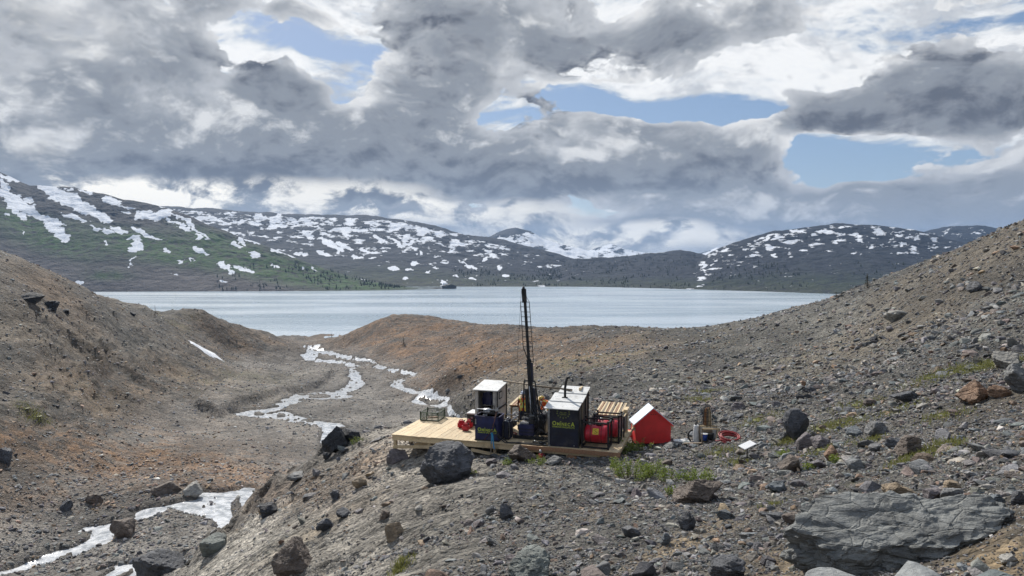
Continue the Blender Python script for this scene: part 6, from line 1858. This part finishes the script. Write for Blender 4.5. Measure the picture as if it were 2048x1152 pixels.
def hard_hat(parent, c, mat, tilt=(0, 0, 0)):
    mb = MB().lathe([(0.128, 0.0), (0.126, 0.05), (0.105, 0.095), (0.06, 0.125), (0.005, 0.135)], 18)
    h = mb.build('hard_hat', mat, parent)
    br = MB().lathe([(0.125, -0.008), (0.165, -0.016), (0.165, -0.008), (0.125, 0.004)], 18)
    b = br.build('brim', mat, h)
    h.location = c; h.rotation_euler = tilt
    return h

def build_worker_one():
    t = on_deck('person', 'standing worker in orange and lime vest and pale hard hat, back turned', 'person', 5.56, 2.62, 0.012, R(12))
    J = {'pelvis': ((0, 0, 0.95), (0.15, 0.11)), 'belly': ((0, 0, 1.10), (0.145, 0.105)), 'chest': ((0, 0.01, 1.30), (0.165, 0.115)), 'upch': ((0, 0.0, 1.43), (0.13, 0.09)),
         'neck': ((0, 0.02, 1.53), 0.055), 'head': ((0, 0.04, 1.64), (0.085, 0.10)), 'crown': ((0, 0.03, 1.74), (0.07, 0.085)), 'nose': ((0, 0.15, 1.635), 0.012)}
    E = [('pelvis', 'belly'), ('belly', 'chest'), ('chest', 'upch'), ('upch', 'neck'), ('neck', 'head'), ('head', 'crown'), ('head', 'nose')]
    for s, n in ((-1, 'L'), (1, 'R')):
        J['sh' + n] = ((s * 0.19, 0.0, 1.42), 0.068); J['el' + n] = ((s * 0.25, 0.06 if s < 0 else 0.10, 1.15), 0.046); J['wrist' + n] = ((s * (0.23 if s < 0 else 0.30), 0.24 if s < 0 else 0.32, 1.02 if s < 0 else 1.08), 0.032)
        E += [('upch', 'sh' + n), ('sh' + n, 'el' + n), ('el' + n, 'wrist' + n)]
        fingers(J, E, n, J['wrist' + n][0], (0.05 * s, 0.9, -0.3), (0, 0.1, -1))
        J['hip' + n] = ((s * 0.10, 0, 0.86), 0.095); J['kn' + n] = ((s * 0.12, 0.03, 0.48), 0.066); J['an' + n] = ((s * 0.13, -0.02, 0.10), 0.048); J['heel' + n] = ((s * 0.13, 0.0, 0.05), 0.045); J['toe' + n] = ((s * 0.14, 0.18, 0.04), 0.04)
        J['ear' + n] = ((s * 0.092, 0.03, 1.64), 0.014)
        E += [('pelvis', 'hip' + n), ('hip' + n, 'kn' + n), ('kn' + n, 'an' + n), ('an' + n, 'heel' + n), ('heel' + n, 'toe' + n), ('head', 'ear' + n)]
    def pick(c):
        if c.z > 1.545: return 0
        if abs(c.x) > 0.17 and c.z < 1.15 and c.y > 0.19: return 0
        if c.z < 0.14: return 3
        if c.z < 0.98 and abs(c.x) < 0.30 and c.y < 0.19: return 2
        return 1
    b = skin_body('body', t, J, E, 'pelvis', [SKIN, SHIRT, PANTS, BOOT], pick)
    def vest(c):
        if c.y < 0.0 and (abs(abs(c.x) - (c.z - 1.20) * 0.55) < 0.045 or abs(abs(c.x) + (c.z - 1.20) * 0.75 - 0.0) < 0.05) and c.z > 1.08: return 1
        if 1.04 < c.z < 1.12 or abs(abs(c.x) - 0.10) < 0.022: return 1
        return 0
    torso_shell('vest', b, t, lambda c: 0.88 < c.z < 1.49 and abs(c.x) < 0.185, 0.018, [ORANGE, HIVIS], vest)
    hard_hat(t, (0, 0.03, 1.70), HATW, (R(-4), 0, 0))
    for s in (-1, 1):
        MB().lathe([(0.012, 0), (0.012, 0.006)], 8, 'Y', (s * 0.035, 0.128, 1.665)).build('eye', BOOT, t)
    MB().box((-0.028, 0.128, 1.585), (0.028, 0.134, 1.592)).build('mouth', BOOT, t)
build_worker_one()

def build_worker_two():
    t = on_deck('person', 'worker in a yellow hard hat bending over behind the drill, half hidden', 'person', 6.72, 2.95, 0.012, R(70))
    J = {'pelvis': ((0, -0.16, 0.90), (0.15, 0.12)), 'belly': ((0, -0.04, 1.04), (0.145, 0.11)), 'chest': ((0, 0.10, 1.18), (0.165, 0.12)), 'upch': ((0, 0.20, 1.27), (0.13, 0.10)),
         'neck': ((0, 0.30, 1.33), 0.055), 'head': ((0, 0.39, 1.37), (0.085, 0.10)), 'crown': ((0, 0.44, 1.45), (0.07, 0.085)), 'nose': ((0, 0.48, 1.33), 0.012)}
    E = [('pelvis', 'belly'), ('belly', 'chest'), ('chest', 'upch'), ('upch', 'neck'), ('neck', 'head'), ('head', 'crown'), ('head', 'nose')]
    for s, n in ((-1, 'L'), (1, 'R')):
        J['sh' + n] = ((s * 0.19, 0.18, 1.25), 0.068); J['el' + n] = ((s * 0.24, 0.26, 0.98), 0.046); J['wrist' + n] = ((s * 0.18, 0.45, 0.88), 0.032)
        E += [('upch', 'sh' + n), ('sh' + n, 'el' + n), ('el' + n, 'wrist' + n)]
        fingers(J, E, n, J['wrist' + n][0], (-0.1 * s, 0.9, -0.4), (0, 0.0, -1))
        J['hip' + n] = ((s * 0.10, -0.14, 0.82), 0.095); J['kn' + n] = ((s * 0.13, 0.02, 0.46), 0.066); J['an' + n] = ((s * 0.13, -0.10, 0.10), 0.048); J['heel' + n] = ((s * 0.13, -0.08, 0.05), 0.045); J['toe' + n] = ((s * 0.14, 0.11, 0.04), 0.04)
        E += [('pelvis', 'hip' + n), ('hip' + n, 'kn' + n), ('kn' + n, 'an' + n), ('an' + n, 'heel' + n), ('heel' + n, 'toe' + n)]
        J['ear' + n] = ((s * 0.092, 0.38, 1.38), 0.014); E.append(('head', 'ear' + n))
    def pick(c):
        if c.y > 0.31 and c.z > 1.18: return 0
        if c.y > 0.42 and c.z < 0.95: return 0
        if c.z < 0.14: return 3
        if c.z < 0.93 and c.y < 0.16: return 2
        return 1
    b = skin_body('body', t, J, E, 'pelvis', [SKIN, ORANGE, PANTS, BOOT], pick)
    torso_shell('vest', b, t, lambda c: 0.93 < c.z < 1.37 and abs(c.x) < 0.185 and c.y < 0.27, 0.018, [ORANGE, HIVIS], lambda c: 1 if abs(abs(c.x) - 0.09) < 0.025 or abs(c.z - 1.0) < 0.03 else 0)
    hard_hat(t, (0, 0.41, 1.41), HATY, (R(-38), 0, 0))
    for s in (-1, 1):
        MB().lathe([(0.012, 0), (0.012, 0.006)], 8, 'Y', (s * 0.035, 0.478, 1.365)).build('eye', BOOT, t)
    MB().box((-0.028, 0.462, 1.295), (0.028, 0.468, 1.302)).build('mouth', BOOT, t)
build_worker_two()
# ------------------------------------------------------------------ plants, trees, snow
def leaf_material(name, a, b):
    m, nt, bs = new_mat(name)
    P = nd(nt, 'ShaderNodeNewGeometry')
    rn = nd(nt, 'ShaderNodeObjectInfo').outputs['Random']
    n = noise(nt, P.outputs['Position'], 9.0, 3.0, 0.6)
    c = mixc(nt, sstep(nt, n, 0.3, 0.7), a, b)
    nt.links.new(c, bs.inputs['Base Color'])
    bs.inputs['Roughness'].default_value = 0.6
    tr = nd(nt, 'ShaderNodeBsdfTranslucent', {'Color': c})
    mx = nd(nt, 'ShaderNodeMixShader', {0: 0.35, 1: bs.outputs[0], 2: tr.outputs[0]})
    out = [n_ for n_ in nt.nodes if n_.type == 'OUTPUT_MATERIAL'][0]
    nt.links.new(mx.outputs[0], out.inputs['Surface'])
    return m
LEAF = leaf_material('willow_leaves', (0.13, 0.19, 0.028), (0.30, 0.36, 0.07))
MOSS = leaf_material('moss_grass', (0.16, 0.17, 0.050), (0.30, 0.30, 0.095))
FIR = leaf_material('fir_needles', (0.018, 0.030, 0.016), (0.040, 0.058, 0.025))
TWIG = simple('twigs', (0.10, 0.07, 0.045), 0.8, var=0.3)
ORLEAF = leaf_material('autumn_leaves', (0.30, 0.10, 0.02), (0.42, 0.20, 0.04))

def shrub(px, py, wpx, hpx, label, seed, dens=1.0, mat=None):
    p = gpt(px, py); k = math.hypot(p.x, p.y) / FPX
    W, H = wpx * k * 1.1, hpx * k * 1.2
    r = random.Random(seed)
    t = thing('shrub', label, 'shrub', p)
    st = MB(); V, F = [], []
    nst = max(5, int(9 * dens * (W / 0.6)))
    for i in range(nst):
        a = r.uniform(0, 6.28); rr = math.sqrt(r.random()) * W / 2
        bx, by = rr * math.cos(a) * 0.55, rr * math.sin(a) * 0.45
        tx, ty = rr * math.cos(a), rr * math.sin(a) * 0.8
        hz = H * r.uniform(0.45, 1.0) * (1 - 0.5 * (rr / (W / 2 + 1e-6)) ** 2)
        pts_ = [(bx, by, -0.03), ((bx + tx) / 2, (by + ty) / 2, hz * 0.55), (tx, ty, hz)]
        st.tube(pts_, [0.009, 0.006, 0.003], 4)
        for j in range(int(60 * dens)):
            f = r.uniform(0.15, 1.0)
            q = Vector(pts_[0]).lerp(Vector(pts_[1]), min(1, f * 2)) if f < 0.5 else Vector(pts_[1]).lerp(Vector(pts_[2]), f * 2 - 1)
            q += Vector((r.gauss(0, 0.045), r.gauss(0, 0.045), r.gauss(0, 0.035)))
            d = Vector((r.gauss(0, 1), r.gauss(0, 1), r.uniform(-0.1, 1.2))).normalized()
            s = d.cross(Vector((r.gauss(0, 1), r.gauss(0, 1), r.gauss(0, 1)))).normalized()
            L = r.uniform(0.035, 0.065); w = L * 0.36
            i0 = len(V)
            V += [q, q + d * L * .5 + s * w, q + d * L, q + d * L * .5 - s * w]
            F.append((i0, i0 + 1, i0 + 2, i0 + 3))
    st.build('stem', TWIG, t)['kind'] = 'stuff'
    me = bpy.data.meshes.new('foliage'); me.from_pydata([tuple(v) for v in V], [], F); me.materials.append(mat or LEAF)
    o = bpy.data.objects.new('foliage', me); COL.objects.link(o); o.parent = t; o['kind'] = 'stuff'

def tuft(px, py, wpx, hpx, label, seed, mat=None, group=None):
    p = gpt(px, py); k = math.hypot(p.x, p.y) / FPX
    W, H = wpx * k, max(hpx * k, 0.05)
    r = random.Random(seed)
    t = thing('grass_tuft', label, 'grass', p, 0, group)
    V, F = [], []
    n = int(min(420, 120 + 220 * W))
    xs = np.array([[r.gauss(0, W / 2.6), r.gauss(0, W / 2.2)] for i in range(n)])
    zs = ground_h(p.x + xs[:, 0], p.y + xs[:, 1]) - p.z
    for (x, y), z in zip(xs, zs):
        a = r.uniform(0, 6.28); h = H * r.uniform(0.35, 1.0); l = h * r.uniform(0.2, 0.7); w = r.uniform(0.006, 0.014)
        dx, dy = math.cos(a), math.sin(a)
        i0 = len(V)
        V += [(x - dy * w, y + dx * w, z - 0.02), (x + dy * w, y - dx * w, z - 0.02), (x + dx * l * .5 + dy * w * .7, y + dy * l * .5 - dx * w * .7, z + h * .7), (x + dx * l, y + dy * l, z + h)]
        F.append((i0, i0 + 1, i0 + 2, i0 + 3))
    me = bpy.data.meshes.new('blades'); me.from_pydata(V, [], F); me.materials.append(mat or MOSS)
    o = bpy.data.objects.new('blades', me); COL.objects.link(o); o.parent = t; o['kind'] = 'stuff'
    mb = MB()
    bmesh.ops.create_icosphere(mb.bm, subdivisions=1, radius=1.0)
    for v in mb.bm.verts:
        v.co = Vector((v.co.x * W * 0.25, v.co.y * W * 0.25, v.co.z * 0.03 - 0.01))
    mb.build('root_mat', mat or MOSS, t)

SHRUBS = [
 (1262, 958, 90, 46, 'broad green willow shrub sprawling in front of the platform corner', 1.0), (1302, 952, 70, 36, 'green willow shrub beside the broad one below the red hut', 1.0),
 (1395, 968, 80, 34, 'low yellow green shrub above the brown slab boulder', 0.9), (1205, 905, 44, 28, 'small green shrub right under the fuel tank end of the platform', 1.0),
 (1243, 905, 60, 36, 'leafy green shrub at the right end of the platform', 1.0), (1280, 902, 50, 26, 'green sprig clump at the foot of the red hut', 0.8),
 (1340, 962, 60, 26, 'thin green shrub between the willow and the brown slab', 0.7), (1228, 935, 50, 22, 'low green shrub downhill of the platform corner', 0.7),
 (1345, 990, 26, 22, 'tiny green plant at the left end of the brown slab boulder', 0.8), (940, 948, 26, 14, 'little green plant beside the large smooth dark boulder', 0.7),
 (1012, 930, 26, 14, 'little green plant below the blue tank', 0.7), (1075, 928, 40, 20, 'small leafy plant below the rough brown boulder', 0.8),
 (1568, 916, 24, 26, 'upright green plant near the brown split rock', 0.9), (1618, 938, 24, 16, 'small bright plant by the split rock', 0.8), (1670, 925, 22, 14, 'green sprig at the foot of the rusty rock', 0.8),
 (1680, 1025, 18, 16, 'tiny green plant among stones above the slab', 0.8), (1617, 1055, 22, 20, 'tiny green plant left of the huge slab', 0.8), (720, 888, 40, 16, 'small green plant on the crest of the spur', 0.6),
 (1300, 884, 26, 22, 'orange leaved sapling in front of the red hut', 0.6)]
for i, s_ in enumerate(SHRUBS):
    shrub(s_[0], s_[1], s_[2], s_[3], s_[4], 400 + i, s_[5], ORLEAF if 'orange' in s_[4] else None)
TUFTS = [
 (1860, 908, 60, 12, 'bright green grass strip beside the dark brown rounded boulder'), (1890, 890, 50, 12, 'bright green grass running uphill from the dark brown boulder'), (1815, 925, 40, 12, 'grass tuft below the dark brown boulder'),
 (1745, 880, 30, 8, 'little grass tuft by the grey angular boulder'), (1650, 858, 70, 9, 'yellow green grass patch above the low blue grey boulder'), (1690, 846, 60, 8, 'yellow green grass patch uphill of the tall dark boulder'),
 (1870, 756, 60, 9, 'yellow green grass patch on the upper slope'), (1905, 745, 50, 8, 'grass patch uphill of the upper slope patch'), (1960, 735, 60, 9, 'grass patch below the pale lichen slab'), (2000, 728, 50, 9, 'grass growing round the pale lichen slab'),
 (1575, 885, 30, 10, 'grass tuft at the foot of the pale grey rock'), (1720, 810, 60, 7, 'faint grass patch on the open slope'), (1800, 820, 50, 7, 'faint grass patch below the dark striped boulder'), (1890, 830, 50, 8, 'grass patch below the rust and yellow boulder'),
 (1650, 900, 60, 8, 'grass growing between the purple rock and the rusty rock'), (1520, 840, 60, 7, 'thin grass on the slope behind the satellite dish'), (1440, 905, 50, 8, 'thin grass beside the coiled hose'), (1395, 800, 40, 6, 'bright grass spot on the slope above the gear pile'),
 (1415, 785, 40, 6, 'yellowish grass spot high above the gear pile'), (75, 832, 30, 6, 'lime green cushion of moss on the left hillside'), (52, 816, 24, 4, 'small mossy cushion uphill on the left hillside'), (800, 1140, 30, 16, 'thin green grass low on the spur'),
 (1540, 1010, 24, 8, 'grass wisp among blue stones'), (1475, 925, 40, 7, 'thin grass at the foot of the satellite dish')]
for i, s_ in enumerate(TUFTS):
    tuft(*s_[:4], s_[4], 600 + i)

def fir(px, py, hpx, label, seed, dead=False):
    p = gpt(px, py); k = math.hypot(p.x, p.y) / FPX
    H = hpx * k; r = random.Random(seed)
    t = thing('fir_tree', label, 'tree', p)
    MB().tube([(0, 0, -0.1), (0.02 * H, 0, H * 0.5), (0.0, 0, H)], [0.03 * H, 0.02 * H, 0.006 * H], 6).build('trunk', TWIG, t)
    V, F = [], []; br = MB()
    for i in range(46 if not dead else 14):
        f = r.uniform(0.12, 0.97); a = r.uniform(0, 6.28); L = (1 - f) * H * r.uniform(0.16, 0.30) + 0.03 * H
        e = Vector((math.cos(a) * L, math.sin(a) * L, f * H - 0.25 * L))
        br.tube([(0, 0, f * H), e], [0.006 * H, 0.003 * H], 4)
        if not dead:
            for j in range(14):
                q = Vector((0, 0, f * H)).lerp(e, r.uniform(0.1, 1.05)) + Vector((r.gauss(0, .02), r.gauss(0, .02), r.gauss(0, .015))) * H
                d = Vector((r.gauss(0, 1), r.gauss(0, 1), r.uniform(-.6, .3))).normalized() * H * 0.055
                s2 = d.cross(Vector((0, 0, 1))).normalized() * H * 0.016
                i0 = len(V); V += [q, q + d * .5 + s2, q + d, q + d * .5 - s2]; F.append((i0, i0 + 1, i0 + 2, i0 + 3))
    br.build('limb', TWIG, t)['kind'] = 'stuff'
    if not dead:
        me = bpy.data.meshes.new('crown'); me.from_pydata([tuple(v) for v in V], [], F); me.materials.append(FIR)
        o = bpy.data.objects.new('crown', me); COL.objects.link(o); o.parent = t; o['kind'] = 'stuff'
fir(807, 690, 17, 'small lone fir on the brown hillside left of the drill mast', 1)
fir(918, 672, 9, 'tiny fir on the brown hill near the stream mouth', 2)
fir(1734, 576, 26, 'slim fir on the skyline of the right hand slope', 3)
fir(1672, 598, 14, 'short bushy fir where the right slope meets the lake', 4)
fir(1683, 594, 11, 'bushy sapling next to the short fir above the lake', 6)
fir(310, 632, 20, 'thin bare tree on the crest of the left hillside', 5, True)
fir(663, 676, 9, 'tiny dark fir above the stream mouth', 7)

def build_snow_strip():
    pxy = np.array([(382, 686), (392, 690), (410, 700), (432, 711), (436, 714), (424, 712), (405, 703), (390, 694)])
    P = project(pxy[:, 0], pxy[:, 1], base_h)
    c = P.mean(0)
    bm = bmesh.new()
    lo, hi = P[:, :2].min(0) - 1, P[:, :2].max(0) + 1
    nx, ny = 40, 60
    gx, gy = np.meshgrid(np.linspace(lo[0], hi[0], nx), np.linspace(lo[1], hi[1], ny))
    sdv = poly_sd(gx.ravel(), gy.ravel(), P[:, :2]).reshape(gx.shape) + 0.8 * fbm(gx / 2, gy / 4, 2, .5, 5)
    gz = ground_h(gx, gy) + np.clip(0.5 - sdv * 0.4, -0.6, 0.7)
    gz = np.maximum(gz, base_h(gx, gy) + np.clip(0.35 - sdv * 0.4, -1.5, 0.6))
    o = mesh_grid('snow_patch', np.stack([gx.ravel(), gy.ravel(), gz.ravel()], 1), ny, nx, simple('old_snow', (0.75, 0.77, 0.80), 0.8, var=0.06, scale=0.5))
    tag(o, 'thin strip of old snow in the gully on the left hillside', 'snow patch')
build_snow_strip()

def build_islet():
    a, b, c = px_dir(897, 577); d = 70.0 / -float(c)
    t = thing('islet', 'small dark rocky islet off the point of the left mountain', 'islet', (float(a) * d, d, 0))
    me = boulder_mesh(77, (52, 40, 14), 10, 0.16, 4)
    o = bpy.data.objects.new('rock', me); COL.objects.link(o); o.parent = t; o.color = (0.03, 0.034, 0.036, 1); o.location = (0, 0, 1.5)
    me = boulder_mesh(78, (13, 12, 13), 8, 0.1, 3); me.materials[0] = simple('islet_snow', (0.75, 0.77, 0.80), 0.8, var=0.05)
    o = bpy.data.objects.new('snow', me); COL.objects.link(o); o.parent = t; o.location = (-9, 6, 8)
build_islet()

def build_far_wood():
    shapes = bpy.data.collections.new('far_tree_shapes')
    for i in range(4):
        r = random.Random(50 + i); mb = MB()
        prof = [(0.03, 0.0)]
        for k in range(7):
            f = k / 7
            prof += [(0.21 * (1 - f) * r.uniform(0.8, 1.2) + 0.01, 0.10 + f * 0.9), (0.12 * (1 - f) + 0.01, 0.17 + f * 0.83)]
        mb.lathe(prof + [(0.004, 1.05)], 7)
        me = bpy.data.meshes.new('far_tree'); mb.bm.to_mesh(me); mb.bm.free(); me.materials.append(FIR)
        q = bpy.data.objects.new('far_tree_shape', me); shapes.objects.link(q)
    pos, scl = [], []
    for nm, n, tmax, pr in (('low_hill', 900, 0.7, None), ('mountain_slope.001', 900, 0.5, None), ('mountain_range', 900, 0.30, (900, 1400)), ('mountain_slope', 420, 0.45, (430, 870))):
        me = bpy.data.objects[nm].data
        co = np.empty(len(me.vertices) * 3, np.float32); me.vertices.foreach_get('co', co); co = co.reshape(-1, 3)
        U, V = screen(co[:, 0], co[:, 1], co[:, 2])
        sn = np.empty(len(co), np.float32); me.attributes['snow'].data.foreach_get('value', sn)
        cl = fbm(co[:, 0] / 60, co[:, 1] / 60, 3, .6, 88)
        m = (co[:, 2] > 1.5) & (sn < 0.4) & (co[:, 2] < 70 * tmax * 1.6) & (cl > 0.02)
        if pr:
            m &= (U > pr[0]) & (U < pr[1])
        k = np.nonzero(m)[0]
        if len(k) == 0:
            continue
        k = rng.choice(k, min(n, len(k)), replace=False)
        pos.append(co[k] + np.stack([rng.normal(0, 4, len(k)), rng.normal(0, 6, len(k)), np.full(len(k), -1.2)], 1)); scl.append(rng.uniform(3.5, 8.0, len(k)))
    pos = np.concatenate(pos); s = np.concatenate(scl); n = len(s)
    me = bpy.data.meshes.new('far_wood'); me.vertices.add(n); me.vertices.foreach_set('co', pos.astype(np.float32).ravel())
    rot = np.stack([np.zeros(n), np.zeros(n), rng.uniform(0, 6, n)], 1); sc3 = np.stack([s * rng.uniform(0.9, 1.5, n), s * 1.1, s], 1)
    for nm, dat in (('rot', rot), ('scl', sc3)):
        a = me.attributes.new(nm, 'FLOAT_VECTOR', 'POINT'); a.data.foreach_set('vector', dat.astype(np.float32).ravel())
    a = me.attributes.new('pick', 'INT', 'POINT'); a.data.foreach_set('value', rng.integers(0, 4, n).astype(np.int32))
    me.materials.append(FIR)
    o = bpy.data.objects.new('far_wood', me); COL.objects.link(o)
    tag(o, 'scattered dark firs on the far shore slopes', kind='stuff')
    scatter_nodes(o, shapes)
build_far_wood()
